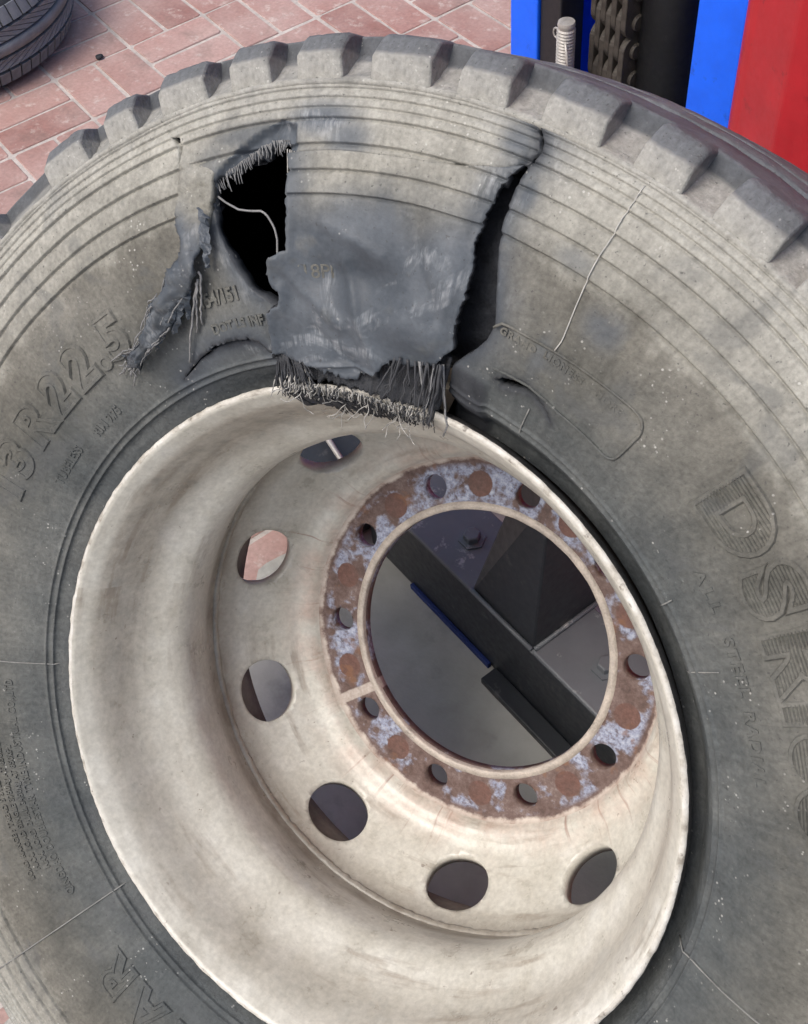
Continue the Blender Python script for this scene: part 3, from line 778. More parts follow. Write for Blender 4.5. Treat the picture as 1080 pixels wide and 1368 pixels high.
# ---- torn strip of outer rubber peeled off to the left of the hole
SL = resample(flat(STRIP_L), .001, 0)[::1]; SR = resample(flat(STRIP_R), .001, 0)
ns = 110; nw = 11
qa = np.linspace(0, len(SL) - 1, ns); qb = np.linspace(0, len(SR) - 1, ns)
SLi = np.c_[np.interp(qa, np.arange(len(SL)), SL[:, 0]), np.interp(qa, np.arange(len(SL)), SL[:, 1])]
SRi = np.c_[np.interp(qb, np.arange(len(SR)), SR[:, 0]), np.interp(qb, np.arange(len(SR)), SR[:, 1])]
sv, scl = [], []
for i_ in range(ns):
    u = i_ / (ns - 1)
    for k_ in range(nw):
        w_ = k_ / (nw - 1)
        w2 = .5 + (w_ - .5) * (1.0 - .10 * math.sin(u * 23) ** 2 * (u > .3))
        w2 += (.09 * mnoise.noise(Vector((u * 40, 7 * (w_ > .5), 5))) + .10 * mnoise.noise(Vector((u * 120, 7 * (w_ > .5), 9)))) * (w_ - .5) * 2 * sstep(np.float64((u - .25) / .1))
        p = SLi[i_] * (1 - w2) + SRi[i_] * w2
        t_, r_ = math.degrees(p[0] / US), p[1]
        arch = math.sin(math.pi * w_)
        o_ = -.0030 + .0062 * min(1, u / .10) + .011 * sstep(np.float64((u - .16) / .32)) + .004 * arch * sstep(np.float64((u - .2) / .2))
        o_ += .006 * math.exp(-((u - .40) / .05) ** 2) * (w_ - .35) * 2.0            # fold where the strip twists
        o_ += .005 * math.exp(-((u - .62) / .05) ** 2) * (.6 - w_)
        o_ += .0034 * mnoise.noise(Vector((u * 24, w_ * 3.5, 1))) * sstep(np.float64((u - .42) / .25)) + .0018 * mnoise.noise(Vector((u * 75, w_ * 9, 2))) * sstep(np.float64((u - .40) / .2))
        if u < .38: o_ += float(detail(r_)) * .8
        if u > .985: t_ += random.uniform(-.4, .4); r_ += random.uniform(-.004, .003)
        sv.append(surf(np.float64(t_), np.float64(r_), o_)); scl.append(sstep(np.float64((u - .18) / .15)) * .9 + .15 * (w_ < .35) * .5)
sf = [(a_ * nw + b_, a_ * nw + b_ + 1, (a_ + 1) * nw + b_ + 1, (a_ + 1) * nw + b_) for a_ in range(ns - 1) for b_ in range(nw - 1)]
strip = mk('torn_strip', sv, sf, [M['rubber'], M['rubber_dark']], tyre)
strip['label'] = 'frayed strip of rubber hanging beside the hole'
set_attr(strip.data, 'clean', scl)
bm = bmesh.new(); bm.from_mesh(strip.data)
bm.normal_update()
if sum(f_.normal.z for f_ in bm.faces) < 0: bmesh.ops.reverse_faces(bm, faces=bm.faces)
bm.to_mesh(strip.data); bm.free()
solidify(strip, .0065, -1, 1)

sh = random.Random(21)
for (ta, ra, dt, dr, wd) in ((125.2, .388, 4.6, -.024, .0080), (127.5, .382, 6.0, -.022, .0065), (129.5, .378, 7.0, -.020, .0050), (124.0, .400, 2.4, -.030, .0060), (119.6, .440, 1.4, -.040, .0070)):
    nq = 22; vv = []
    for i_ in range(nq):
        u = i_ / (nq - 1); tt = ta + dt * u; r_ = ra + dr * u; wq = wd * (1 - u) ** .6 * (1 + .5 * mnoise.noise(Vector((u * 9, ta, 0))))
        for s_ in (-1, -.3, .4, 1):
            o_ = .011 * (1 - .4 * u) + .004 * mnoise.noise(Vector((u * 8, s_, ta))) + .0025 * (1 - s_ * s_) + .0015 * mnoise.noise(Vector((u * 30, s_ * 3, ta)))
            vv.append(surf(np.float64(tt + math.degrees(s_ * wq * .55 / r_)), np.float64(r_ + s_ * wq * .6 + .003 * mnoise.noise(Vector((u * 11, 3, ta)))), o_))
    ff = [(a_ * 4 + b_, a_ * 4 + b_ + 1, (a_ + 1) * 4 + b_ + 1, (a_ + 1) * 4 + b_) for a_ in range(nq - 1) for b_ in range(3)]
    o = mk('torn_shred', vv, ff, M['rubber'], tyre, smooth=False); set_attr(o.data, 'clean', [1.0] * len(vv)); solidify(o, .0028, 0)
T = Tubes()
for k in range(22):
    u0 = sh.uniform(.50, .80); u1 = min(1.0, u0 + sh.uniform(.15, .4)); w0 = sh.choice((sh.uniform(-.08, .15), sh.uniform(.85, 1.08), sh.uniform(.1, .9)))
    P = []
    for q in range(12):
        u = u0 + (u1 - u0) * q / 11; i_ = min(int(u * (ns - 1)), ns - 1); w_ = w0 + .05 * math.sin(q * 1.3 + k)
        p = SLi[i_] * (1 - w_) + SRi[i_] * w_
        P.append(sp(math.degrees(p[0] / US), p[1], .0125 + .003 * math.sin(q * .8 + k) + .002 * sh.random()))
    T.add(P, .00055, 4)
T.build('cord_fringe', M['cord_grey'], tyre, 'stuff')
# ---- ragged rubber chunks along the torn strip and hole edge, black plies below the flap
def drape(r):
    return float(np.interp(r, [.262, .270, .278, .285, .292, .2985, .303, .312, .325, .345, .36], [-.052, -.038, -.020, -.006, .0055, .0085, .0080, .0070, .0085, .0135, .016]))
def dp(t_, r_, o_=0.0):
    a = math.radians(t_); return Vector((r_ * math.cos(a), r_ * math.sin(a), drape(r_) + o_))
def ply_sheet(t0, t1, rtop, rend, name, mat, thick, seed, raggd=.006, zoff=0.0, nT=90, nRr=14):
    vv = []
    for a_ in range(nT + 1):
        t_ = t0 + (t1 - t0) * a_ / nT
        e_ = rend(t_) + raggd * mnoise.noise(Vector((t_ * 1.1, seed, 0))) + raggd * .6 * mnoise.noise(Vector((t_ * 4.1, seed, 3)))
        tp = rtop(t_)
        for b_ in range(nRr + 1):
            r_ = tp + (e_ - tp) * b_ / nRr
            rip = .0010 * math.sin(t_ * 14) + .0022 * mnoise.noise(Vector((t_ * .9, r_ * 60, seed)))
            vv.append(dp(t_, r_, zoff + rip))
    m = nRr + 1
    ff = [(a_ * m + b_, (a_ + 1) * m + b_, (a_ + 1) * m + b_ + 1, a_ * m + b_ + 1) for a_ in range(nT) for b_ in range(nRr)]
    o = mk(name, vv, ff, mat, tyre)
    b2 = bmesh.new(); b2.from_mesh(o.data); b2.normal_update()
    if sum(f_.normal.z for f_ in b2.faces) < 0: bmesh.ops.reverse_faces(b2, faces=b2.faces)
    b2.to_mesh(o.data); b2.free()
    solidify(o, thick, -1)
    return o
ply_sheet(89.2, 116.2, lambda t: .345, lambda t: np.interp(t, [89, 93, 97, 103, 110, 117], [.304, .298, .296, .299, .303, .303]), 'exposed_ply', M['ply'], .004, 1.0)
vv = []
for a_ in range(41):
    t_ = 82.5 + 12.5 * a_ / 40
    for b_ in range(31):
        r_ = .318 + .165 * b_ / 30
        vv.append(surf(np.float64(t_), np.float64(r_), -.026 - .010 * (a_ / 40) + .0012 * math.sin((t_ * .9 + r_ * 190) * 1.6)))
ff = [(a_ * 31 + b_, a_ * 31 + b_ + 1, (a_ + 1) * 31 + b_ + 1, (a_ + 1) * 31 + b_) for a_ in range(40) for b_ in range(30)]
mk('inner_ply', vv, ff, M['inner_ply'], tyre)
# row of dark bead chunks dropped over the rim lip
cr = random.Random(3)
for k in range(7):
    ta = 115.2 - k * 1.95
    wd = 1.55 + cr.uniform(-.2, .3)
    r1 = .2925 - .0010 * k + cr.uniform(-.001, .001); r0 = r1 - .0125 + cr.uniform(-.002, .002)
    vv = []
    for (ii, (tt, rr_)) in enumerate(((ta, r1), (ta - wd, r1 - .0008), (ta - wd - .5, r0), (ta - .5, r0 + .0012))):
        for zz in (-.003, .0062):
            q = dp(tt + cr.uniform(-.15, .15), rr_ + cr.uniform(-.0008, .0008), zz + cr.uniform(-.0008, .0008)); vv.append(q)
    ff = [(0, 2, 4, 6), (1, 7, 5, 3), (0, 1, 3, 2), (2, 3, 5, 4), (4, 5, 7, 6), (6, 7, 1, 0)]
    o = mk('bead_chunk', vv, ff, M['ply'], tyre, smooth=False)
    b2 = bmesh.new(); b2.from_mesh(o.data); bmesh.ops.recalc_face_normals(b2, faces=b2.faces); b2.to_mesh(o.data); b2.free()
    bevel(o, .0012, 2)

def wig(a_, b_, n_=5, amp=.0012, rr_=random):
    P = []
    for i_ in range(n_ + 1):
        u = i_ / n_; p = a_.lerp(b_, u)
        if 0 < i_: p = p + Vector((rr_.uniform(-1, 1), rr_.uniform(-1, 1), rr_.uniform(-1, 1))) * amp * u
        P.append(p)
    return P
cr = random.Random(11)
# short cord ends along the upper edge of the hole
T = Tubes(); hl = topF
for k in range(64):
    u = (k + cr.uniform(-.3, .3)) / 63 * (len(hl) - 1); u = min(max(u, 0), len(hl) - 1.001)
    i_ = int(u); p = hl[i_] * (1 - u + i_) + hl[i_ + 1] * (u - i_)
    t_, r_ = math.degrees(p[0] / US), p[1]; L = cr.uniform(.001, .0080) * (.5 + abs(mnoise.noise(Vector((k * .21, 2, 5)))) * 1.6)
    T.add(wig(sp(t_, r_ + .004, -.0045), sp(t_ + cr.uniform(-.35, .25), r_ - L, -.0060 + cr.uniform(-.002, .002)), 3, .0009, cr), .00042, 4)
T.build('cord_fringe', M['cord_grey'], tyre, 'stuff')
# threads bridging the top of the flap
T = Tubes()
for k in range(9):
    t_ = 110.3 - k * .22 + cr.uniform(-.1, .1)
    T.add(wig(sp(t_, .4775 - .0006 * k, -.003), sp(t_ + cr.uniform(-.2, .2), .456 + cr.uniform(-.006, .003), -.001), 4, .0008, cr), .0005, 4)
T.build('cord_fringe', M['cord_pale'], tyre, 'stuff')
# bundle of dark cords at the lower left corner of the flap
T = Tubes()
for k in range(40):
    t0 = 114.9 - cr.uniform(0, 3.2); t1 = 116.6 - (114.9 - t0) * 2.0 + cr.uniform(-.8, .8)
    T.add(wig(dp(t0, .326 + cr.uniform(-.003, .003), .010), dp(t1, .306 - cr.uniform(-.003, .007), .004 + cr.uniform(0, .003)), 5, .0012, cr), .0007, 4)
T.build('cord_bundle', M['cord_dark'], tyre, 'stuff')
T = Tubes()
for k in range(26):
    t0 = 116.4 - cr.uniform(0, 7.0)
    T.add(wig(dp(t0, .312 + cr.uniform(-.003, .003), .006), dp(t0 + cr.uniform(-1.2, 1.6), .299 - cr.uniform(0, .006), .003 + cr.uniform(0, .004)), 4, .0013, cr), .0005, 4)
T.build('cord_fringe', M['cord_pale'], tyre, 'stuff')
# long pale fringe over the rim lip
T = Tubes(); TD = Tubes()
for k in range(230):
    t0 = 116.0 - 23.5 * (k + cr.uniform(-.5, .5)) / 210
    rt = np.interp(t0, [92, 97, 103, 110, 117], [.296, .2925, .2950, .2985, .3005]) + cr.uniform(-.002, .003)
    L = cr.uniform(.006, .013) * (1.5 if t0 < 103 else 1)
    lean = .9 * mnoise.noise(Vector((t0 * .8, 3, 0))) + cr.uniform(-.3, .6)
    L *= .55 + .9 * abs(mnoise.noise(Vector((t0 * 1.7, 8, 0)))) + cr.uniform(-.1, .3)
    (T if cr.random() < .55 else TD).add(wig(dp(t0, rt, .003), dp(t0 + lean * 1.5, rt - L, .0045 + cr.uniform(-.001, .005)), 5, cr.choice((.0010, .0016, .0028)), cr), cr.uniform(.0003, .00055), 4)
T.build('cord_fringe', M['cord_pale'], tyre, 'stuff')
TD.build('cord_fringe', M['cord_dark'], tyre, 'stuff')
T = Tubes()
for k in range(120):
    t0 = 109 - 16 * k / 120 + cr.uniform(-.3, .3)
    rt = np.interp(t0, [92, 97, 103, 110, 117], [.292, .288, .288, .288, .290]) + cr.uniform(-.004, .002)
    T.add(wig(dp(t0, rt, .003), dp(t0 + cr.uniform(0, 1.4), rt - cr.uniform(.006, .015), .004 + cr.uniform(-.001, .003)), 4, .0009, cr), .0006, 4)
T.build('cord_bundle', M['cord_dark'], tyre, 'stuff')
# thick dark cords hanging from the right of the flap
for k in range(30):
    t0 = 96.4 - 6.8 * cr.random() ** .85
    r0 = np.interp(t0, [89, 92, 94, 96.5], [.340, .336, .334, .334])
    T = Tubes(); lean = cr.gauss(0, 1.1) + (.8 if t0 > 93.5 else -.3)
    end = .304 - cr.uniform(-.010, .022) - (.007 if t0 < 92 else 0)
    T.add(wig(dp(t0, r0, .010 + cr.uniform(-.004, .003)), dp(t0 + lean, end, .005 + cr.uniform(0, .006)), 7, cr.uniform(.0008, .0030), cr), cr.uniform(.0006, .0018), 5, cr.uniform(.3, .8))
    T.build('hanging_cord', M['cord_grey'] if cr.random() < .15 else M['cord_dark'], tyre)
# pale curled fibres
T = Tubes()
for (tc, rc, n_) in ((105.8, .274, 6), (96.5, .273, 7), (100.0, .280, 3), (113.5, .284, 3)):
    for k in range(n_):
        p = dp(tc + cr.uniform(-1.6, 1.6), rc + cr.uniform(.004, .012), .006); P = [p]
        d = Vector((cr.uniform(-1, 1), cr.uniform(-1.2, .2), cr.uniform(-.1, .5))).normalized()
        for q in range(9):
            d = (d + Vector((cr.uniform(-1, 1), cr.uniform(-1, 1), cr.uniform(-.5, .5))) * .55).normalized(); P.append(P[-1] + d * .0024)
        T.add(P, .00036, 4)
T.build('curled_fibres', M['cord_pale'], tyre, 'stuff')
# frayed end and side cords of the strip
T = Tubes()
for k in range(20):
    t0 = 136.0 + cr.uniform(-1.6, 1.6); r0 = .3645 + cr.uniform(-.006, .006)
    P = [sp(t0, r0, .006)]; dt, dr = cr.uniform(.5, 1.1), cr.uniform(-.0045, .001)
    for q in range(6):
        P.append(sp(t0 + dt * (q + 1) * .62 + cr.uniform(-.25, .25), r0 + dr * (q + 1) * .6 + cr.uniform(-.0015, .0015), .004 + cr.uniform(-.001, .003)))
    T.add(P, .0007, 4)
T.build('cord_bundle', M['cord_grey'], tyre, 'stuff')
for (ta, ra, tb_, rb) in ((122.6, .395, 130.9, .338), (122.0, .400, 125.5, .361), (122.8, .393, 127.0, .357)):
    T = Tubes(); P = []
    for q in range(14):
        u = q / 13; P.append(sp(ta + (tb_ - ta) * u ** 1.15 + cr.uniform(-.18, .18), ra + (rb - ra) * u, .008 * (1 - u) + .0025 + cr.uniform(0, .0008)))
    T.add(P, .0012, 5, .7); T.build('hanging_cord', M['cord_grey'], tyre)
# single steel wire bowed across the hole
T = Tubes(); WP = resample(flat(WIRE), .004, 0)
T.add([sp(math.degrees(p[0] / US), p[1], -.004 - .004 * math.sin(math.pi * k / (len(WP) - 1))) for k, p in enumerate(WP)], .0009, 6)
T.build('loose_wire', M['cord_grey'], tyre)

# ================================================================== the steel rim
inner_p = [(.2992, -.0040), (.2985, .0005), (.2965, .0022), (.2940, .0018), (.2915, -.0010), (.2885, -.0060), (.2840, -.0120), (.2795, -.0210), (.2765, -.0320), (.2740, -.0450), (.2715, -.0560),
           (.2670, -.0670), (.2605, -.0780), (.2525, -.0880), (.2468, -.0975), (.2440, -.1075), (.2436, -.1180), (.2462, -.1310), (.2520, -.1470), (.2590, -.1620), (.2640, -.1740), (.2675, -.1860),
           (.2700, -.2100), (.2730, -.2350), (.2780, -.2500), (.2880, -.2620), (.2970, -.2680)]
outer_p = [(.2990, -.2640), (.2935, -.2520), (.2860, -.2430), (.2810, -.2320), (.2780, -.2000), (.2720, -.1750), (.2620, -.1560), (.2545, -.1360), (.2505, -.1150), (.2530, -.0980), (.2665, -.0820), (.2790, -.0600), (.2820, -.0400), (.2850, -.0280), (.2900, -.0200), (.2960, -.0130), (.2990, -.0080)]
prof = inner_p + outer_p
def wobr(a, i):
    c, s_ = math.cos(a), math.sin(a)
    k = mnoise.noise(Vector((c * 3, s_ * 3, i * .2))) * .0008
    if i in (1, 2, 3): k += mnoise.noise(Vector((c * 30, s_ * 30, i * .3))) * .0007 + mnoise.noise(Vector((c * 90, s_ * 90, i * .3))) * .0004
    return k, k * .7
v, f = revolve(prof, 420, True, wob=wobr)
rim = mk('steel_rim', v, f, [M['rim'], M['lip'], M['flange_side'], M['rim_back']])
rim['label'] = 'worn cream steel rim with rusty hub ring'
m_ = len(prof)
for p_ in rim.data.polygons:
    i_ = p_.index % m_
    if i_ in (1, 2): p_.material_index = 1
    elif i_ in (0, m_ - 1, m_ - 2, m_ - 3): p_.material_index = 2
    elif i_ >= 22: p_.material_index = 3
merge_verts(rim)
part_of_wheel(rim)

# disc: cone with hand holes, flat mounting ring with bolt holes
ZD = -.2851
dk = np.array([(.1405, ZD), (.1870, ZD), (.1920, ZD + .0004), (.1950, ZD + .0034), (.1985, ZD + .0100), (.2030, ZD + .0150), (.2090, ZD + .0172), (.2150, ZD + .0190), (.2210, ZD + .0240), (.2300, ZD + .0355), (.2441, -.2310), (.2570, -.2090), (.2640, -.1935), (.2675, -.1840)])
_s = np.r_[0, np.cumsum(np.hypot(*np.diff(dk, axis=0).T))]
sq = np.linspace(0, _s[-1], 400); rq = np.interp(sq, _s, dk[:, 0]); zq = np.interp(sq, _s, dk[:, 1])
kk = np.exp(-.5 * (np.arange(-20, 21) * (sq[1]) / .0022) ** 2); kk /= kk.sum()
rq2 = np.convolve(np.pad(rq, 20, mode='reflect', reflect_type='odd'), kk, 'valid'); zq2 = np.convolve(np.pad(zq, 20, mode='reflect', reflect_type='odd'), kk, 'valid')
s_of_r = lambda r: float(np.interp(r, rq2, sq))
UD = .2
s_b = s_of_r(.1675); s_h = s_of_r(.2441)
qa = np.linspace(0, 2 * math.pi, 33)[:-1]
bolt = np.array([((R(9) + .0135 / .1675 * math.cos(a)) * UD, s_b + .0135 * math.sin(a)) for a in qa])
qa = np.linspace(0, 2 * math.pi, 57)[:-1]
def sup(c): return math.copysign(abs(c) ** .95, c)
hand = np.array([((R(27) + .0335 * sup(math.cos(a)) / .2441) * UD, s_h + .0305 * sup(math.sin(a))) for a in qa])
sg = np.r_[np.linspace(0, s_of_r(.186), 14), np.linspace(s_of_r(.188), s_of_r(.222), 20), np.linspace(s_of_r(.226), _s[-1], 22)]
gd = np.array([(R(t_) * UD, s_) for t_ in np.linspace(0, 36, 25) for s_ in sg])
ok = ~(inpoly(gd, bolt) | inpoly(gd, hand)); gd = gd[ok]
Vd, Fd = cdt_mesh(gd, [bolt, hand], lambda c: ~(inpoly(c, bolt) | inpoly(c, hand)))
rd = np.interp(Vd[:, 1], sq, rq2); zd = np.interp(Vd[:, 1], sq, zq2); td = Vd[:, 0] / UD
# shallow pressed boss round each hand hole
hd = np.hypot(((td - R(9)) % R(36) - R(18)) * .2441, Vd[:, 1] - s_h)
boss = -.0014 * sstep((.050 - hd) / .013)
VV, FFc = [], []
for k in range(10):
    a0 = BOLT0 - R(9) + k * R(36); b_ = len(VV) * 1
    base = k * len(Vd)
    for t_, r_, z_, bo in zip(td, rd, zd, boss):
        VV.append(((r_ + bo * -.7) * math.cos(a0 + t_), (r_ + bo * -.7) * math.sin(a0 + t_), z_ + bo * .6))
    FFc += [tuple(int(q) + base for q in f_) for f_ in Fd]
disc = mk('hub_disc', VV, FFc, [M['rim'], M['ring'], M['rim_back']], rim)
b2 = bmesh.new(); b2.from_mesh(disc.data); bmesh.ops.remove_doubles(b2, verts=b2.verts, dist=2e-5); bmesh.ops.recalc_face_normals(b2, faces=b2.faces)
b2.normal_update()
if sum(f_.normal.z for f_ in b2.faces) < 0: bmesh.ops.reverse_faces(b2, faces=b2.faces)
for f_ in b2.faces:
    c_ = f_.calc_center_median(); f_.material_index = 1 if math.hypot(c_.x, c_.y) < .1950 else 0
b2.to_mesh(disc.data); b2.free()
disc['label'] = 'cream disc with oval hand holes and rusty bolt ring'
solidify(disc, .015, -1)
v, f = revolve([(.1400, ZD - .004), (.1402, ZD + .0006), (.1412, ZD + .0018), (.1440, ZD + .0020), (.1478, ZD + .0012), (.1492, ZD - .001)], 200, wob=lambda a, i: (mnoise.noise(Vector((math.cos(a) * 9, math.sin(a) * 9, i))) * .0005, 0))
o = mk('bore_edge', v, f, M['bore'], rim)
def wobw(a, i):
    k = mnoise.noise(Vector((math.cos(a) * 40, math.sin(a) * 40, i * .4))) * .0012; return k, k
v, f = revolve([(.2675 + .0045 * math.cos(q), -.1850 + .0045 * math.sin(q)) for q in np.linspace(0, 2 * math.pi, 9)[:-1]], 300, True, wob=wobw)
o = mk('weld_bead', v, f, M['rim'], rim); merge_verts(o)

# ================================================================== floor
def make_brick():
    n = NT('red_clay_paver')
    oi = n.t.nodes.new('ShaderNodeObjectInfo')
    rnd = oi.outputs['Random']
    gc = n.t.nodes.new('ShaderNodeNewGeometry').outputs['Position']
    big = n.noise(3.2, 5, 0.6, vec=gc); mid = n.noise(16, 6, 0.65, vec=gc); fine = n.noise(120, 4, 0.6, vec=gc)
    col = n.ramp(n.math('ADD', n.math('MULTIPLY', rnd, 0.5), n.math('MULTIPLY', mid, 0.5)),
                 [(0.15, (0.235, 0.112, 0.095)), (0.45, (0.315, 0.165, 0.142)), (0.7, (0.375, 0.215, 0.188)), (0.9, (0.42, 0.265, 0.235))])
    col = n.mix(n.math('MULTIPLY', n.map(big, 0.34, 0.60), 0.70), col, (0.46, 0.345, 0.312))
    col = n.mix(n.math('MULTIPLY', n.map(n.noise(24, 6, 0.7, vec=gc, off=(3, 3, 3)), 0.56, 0.68), 0.55), col, (0.60, 0.54, 0.49))
    col = n.mix(n.math('MULTIPLY', n.map(n.noise(9, 5, 0.65, vec=gc, off=(1, 5, 3)), 0.55, 0.68), 0.45), col, (0.20, 0.145, 0.125))
    col = n.mix(1.0, col, n.ramp(fine, [(0.3, 0.85), (0.7, 1.12)]), 'MULTIPLY')
    return n.out(col, n.map(mid, 0.3, 0.7, 0.48, 0.75), 0.0, 0.4, n.bump(n.math('ADD', mid, n.math('MULTIPLY', fine, 0.4)), 0.4, 0.003))
M['brick'] = make_brick()
M['mortar'] = simple('pale_mortar', (0.43, 0.39, 0.36), 0.9, 0, 0.35, 14, 0.2, 0.6, 0.004)

floor = mk('floor', *box_verts(-30, 30, -30, 30, -.05, -.0022), M['mortar'], smooth=False)
tag(floor, kind='structure')
AX = Vector((math.cos(R(70)), math.sin(R(70)), 0)); BX = Vector((math.cos(R(-20)), math.sin(R(-20)), 0))
ORG = Vector((-1.682, 1.402, 0))
def brick_mesh(seed):
    q = random.Random(seed); g = .0042
    x, y, r = .1 - g, .05 - g, .0055
    vv, nC = [], 4
    out = []
    for (sx, sy, a0) in ((1, 1, 0), (-1, 1, 90), (-1, -1, 180), (1, -1, 270)):
        for k in range(3):
            a = R(a0 + 45 * k); out.append((sx * (x - r) + r * math.cos(a) + q.uniform(-.0012, .0012), sy * (y - r) + r * math.sin(a) + q.uniform(-.0012, .0012)))
    n = len(out)
    vv = [(a, b, -.012) for a, b in out] + [(a, b, -.0018) for a, b in out] + [(a * .985, b * .97, q.uniform(-.0003, .0003)) for a, b in out]
    ff = [(i, (i + 1) % n, n + (i + 1) % n, n + i) for i in range(n)] + [(n + i, n + (i + 1) % n, 2 * n + (i + 1) % n, 2 * n + i) for i in range(n)] + [tuple(2 * n + i for i in range(n))]
    return mesh_data('brick', vv, ff, False, (M['brick'],))
BM_ = [brick_mesh(s) for s in range(8)]
def screen(p):
    d = Vector(p) - Vector((0.3525, -0.3159, 1.547)); q = RW @ d
    return (524.76 + 1617.5 * q.x / q.z, 611.41 + 1617.5 * q.y / q.z) if q.z > .1 else (-9999, -9999)
br_rng = random.Random(5)
cells = []
for i in range(-22, 22):
    for j in range(-22, 22):
        for h in (0, 1):
            if (i + j) % 2 == 0: c = ORG + AX * (.2 * i + .1) + BX * (.2 * j + .05 + .1 * h); ang = 70
            else: c = ORG + AX * (.2 * i + .05 + .1 * h) + BX * (.2 * j + .1); ang = -20
            cells.append((c, ang))
nears, far = [], []
for c, ang in cells:
    x, y = screen(c)
    d = min(math.hypot(x - 250, (y - 60) * 1.4), math.hypot(x - 360, y - 745) * 1.0 + 120, math.hypot(x - 0, y - 1350) + 150)
    nears.append((d, c, ang))
nears.sort(key=lambda q: q[0])
for k, (d, c, ang) in enumerate(nears):
    me = BM_[br_rng.randrange(8)]
    rot = R(ang + br_rng.choice((0, 180)) + br_rng.uniform(-.8, .8)); dz = br_rng.uniform(-.0012, .0012)
    if k < 290:
        o = bpy.data.objects.new('brick', me); link(o, floor); o.location = (c.x, c.y, dz); o.rotation_euler = (br_rng.uniform(-.004, .004), br_rng.uniform(-.004, .004), rot)
    else: far.append((c, rot, me))
fv, ff_ = [], []
for c, rot, me in far:
    b_ = len(fv); cs, sn = math.cos(rot), math.sin(rot)
    fv += [(c.x + v_.co.x * cs - v_.co.y * sn, c.y + v_.co.x * sn + v_.co.y * cs, v_.co.z) for v_ in me.vertices]
    ff_ += [tuple(b_ + i_ for i_ in p_.vertices) for p_ in me.polygons]
o = mk('brick_paving', fv, ff_, M['brick'], floor, False, 'stuff')

# grey concrete patch under the lift, its ragged edge lapping over the pavers
def make_concrete():
    n = NT('stained_concrete')
    big = n.noise(2.6, 6, 0.62); mid = n.noise(14, 6, 0.62); fine = n.noise(160, 4)
    col = n.ramp(n.math('ADD', n.math('MULTIPLY', big, 0.5), n.math('MULTIPLY', mid, 0.5)), [(0.3, (0.30, 0.292, 0.262)), (0.5, (0.41, 0.405, 0.370)), (0.7, (0.52, 0.52, 0.485))])
    col = n.mix(n.math('MULTIPLY', n.map(n.noise(7, 5, 0.65, off=(4, 1, 1)), 0.56, 0.70), 0.55), col, (0.13, 0.13, 0.125))
    cr = n.map(n.math('ABSOLUTE', n.math('SUBTRACT', n.noise(6, 4, 0.6, off=(7, 7, 1)), 0.5)), 0.0, 0.006, 0.3, 0.0)
    return n.out(col, 0.85, 0.0, 0.3, n.bump(n.math('ADD', mid, n.math('MULTIPLY', fine, 0.3)), 0.4, 0.003))
M['concrete'] = make_concrete()
edge = [(-.36, -3.5), (-.30, -1.2), (-.26, -.55), (-.30, -.30), (-.36, -.12), (-.44, .08), (-.50, .28), (-.495, .359), (-.507, .395), (-.485, .415), (-.477, .430), (-.56, .60), (-.66, .85), (-.78, 1.1), (-.86, 1.35), (-.84, 1.68), (-.60, 1.86), (.2, 1.9), (1.2, 1.8), (2.6, 1.6), (4.0, .5), (4.0, -3.5)]
E_ = resample(edge, .02, .004)
bm = bmesh.new()
top = [bm.verts.new((a, b, .0055)) for a, b in E_]; low = [bm.verts.new((a, b, -.004)) for a, b in E_]
bm.faces.new(top); n_ = len(top)
for i in range(n_): bm.faces.new((top[i], low[i], low[(i + 1) % n_], top[(i + 1) % n_]))
bmesh.ops.recalc_face_normals(bm, faces=bm.faces)
bmesh.ops.triangulate(bm, faces=[f_ for f_ in bm.faces if len(f_.verts) > 4])
me = bpy.data.meshes.new('concrete_pad'); bm.to_mesh(me); bm.free(); me.materials.append(M['concrete'])
o = bpy.data.objects.new('concrete_pad', me); link(o); tag(o, kind='structure')

# ================================================================== lift column behind the wheel
E1 = Vector((math.cos(R(-18.5)), math.sin(R(-18.5)), 0)); E2 = Vector((-E1.y, E1.x, 0))
LM = Matrix(((E1.x, E2.x, 0, 0), (E1.y, E2.y, 0, 0), (0, 0, 1, 0), (0, 0, 0, 1)))
def paint(name, col, rough=.35, wear=(0.1, 0.1, 0.1), amt=.5):
    n = NT(name)
    mid = n.noise(14, 6, 0.65); fine = n.noise(90, 4, .6)
    c = n.ramp(mid, [(0.3, tuple(q * .86 for q in col)), (0.7, tuple(min(1, q * 1.1) for q in col))])
    c = n.mix(n.math('MULTIPLY', n.map(n.noise(34, 6, 0.7, off=(2, 2, 2)), 0.60, 0.68), amt), c, wear)
    return n.out(c, n.map(fine, 0.3, 0.7, rough - .06, rough + .1), 0, .5, n.bump(fine, .12, .001))
M['blue'] = paint('bright_blue_paint', (0.001, 0.125, 0.95), .45, (0.006, 0.045, 0.33), .55)
M['red'] = paint('red_paint', (0.43, 0.014, 0.022), .38, (0.20, 0.014, 0.018), .6)
M['navy'] = paint('dark_blue_paint', (0.006, 0.022, 0.13), .6, (0.02, 0.02, 0.025), .8)
M['black'] = paint('dusty_black_steel', (0.022, 0.025, 0.030), .42, (0.10, 0.10, 0.10), .5)
M['black_dust'] = paint('black_steel_under_dust', (0.115, 0.125, 0.138), .5, (0.34, 0.34, 0.335), .8)
M['chain'] = simple('greasy_brown_chain', (0.060, 0.052, 0.044), 0.6, 0.3, 0.5, 60, 0.5, 0.5, 0.002)
M['zinc'] = simple('dull_zinc', (0.42, 0.40, 0.37), 0.5, 0.4, 0.3, 80)
M['cyl'] = paint('black_cylinder_paint', (0.012, 0.013, 0.016), .45, (0.04, 0.04, 0.04), .5)

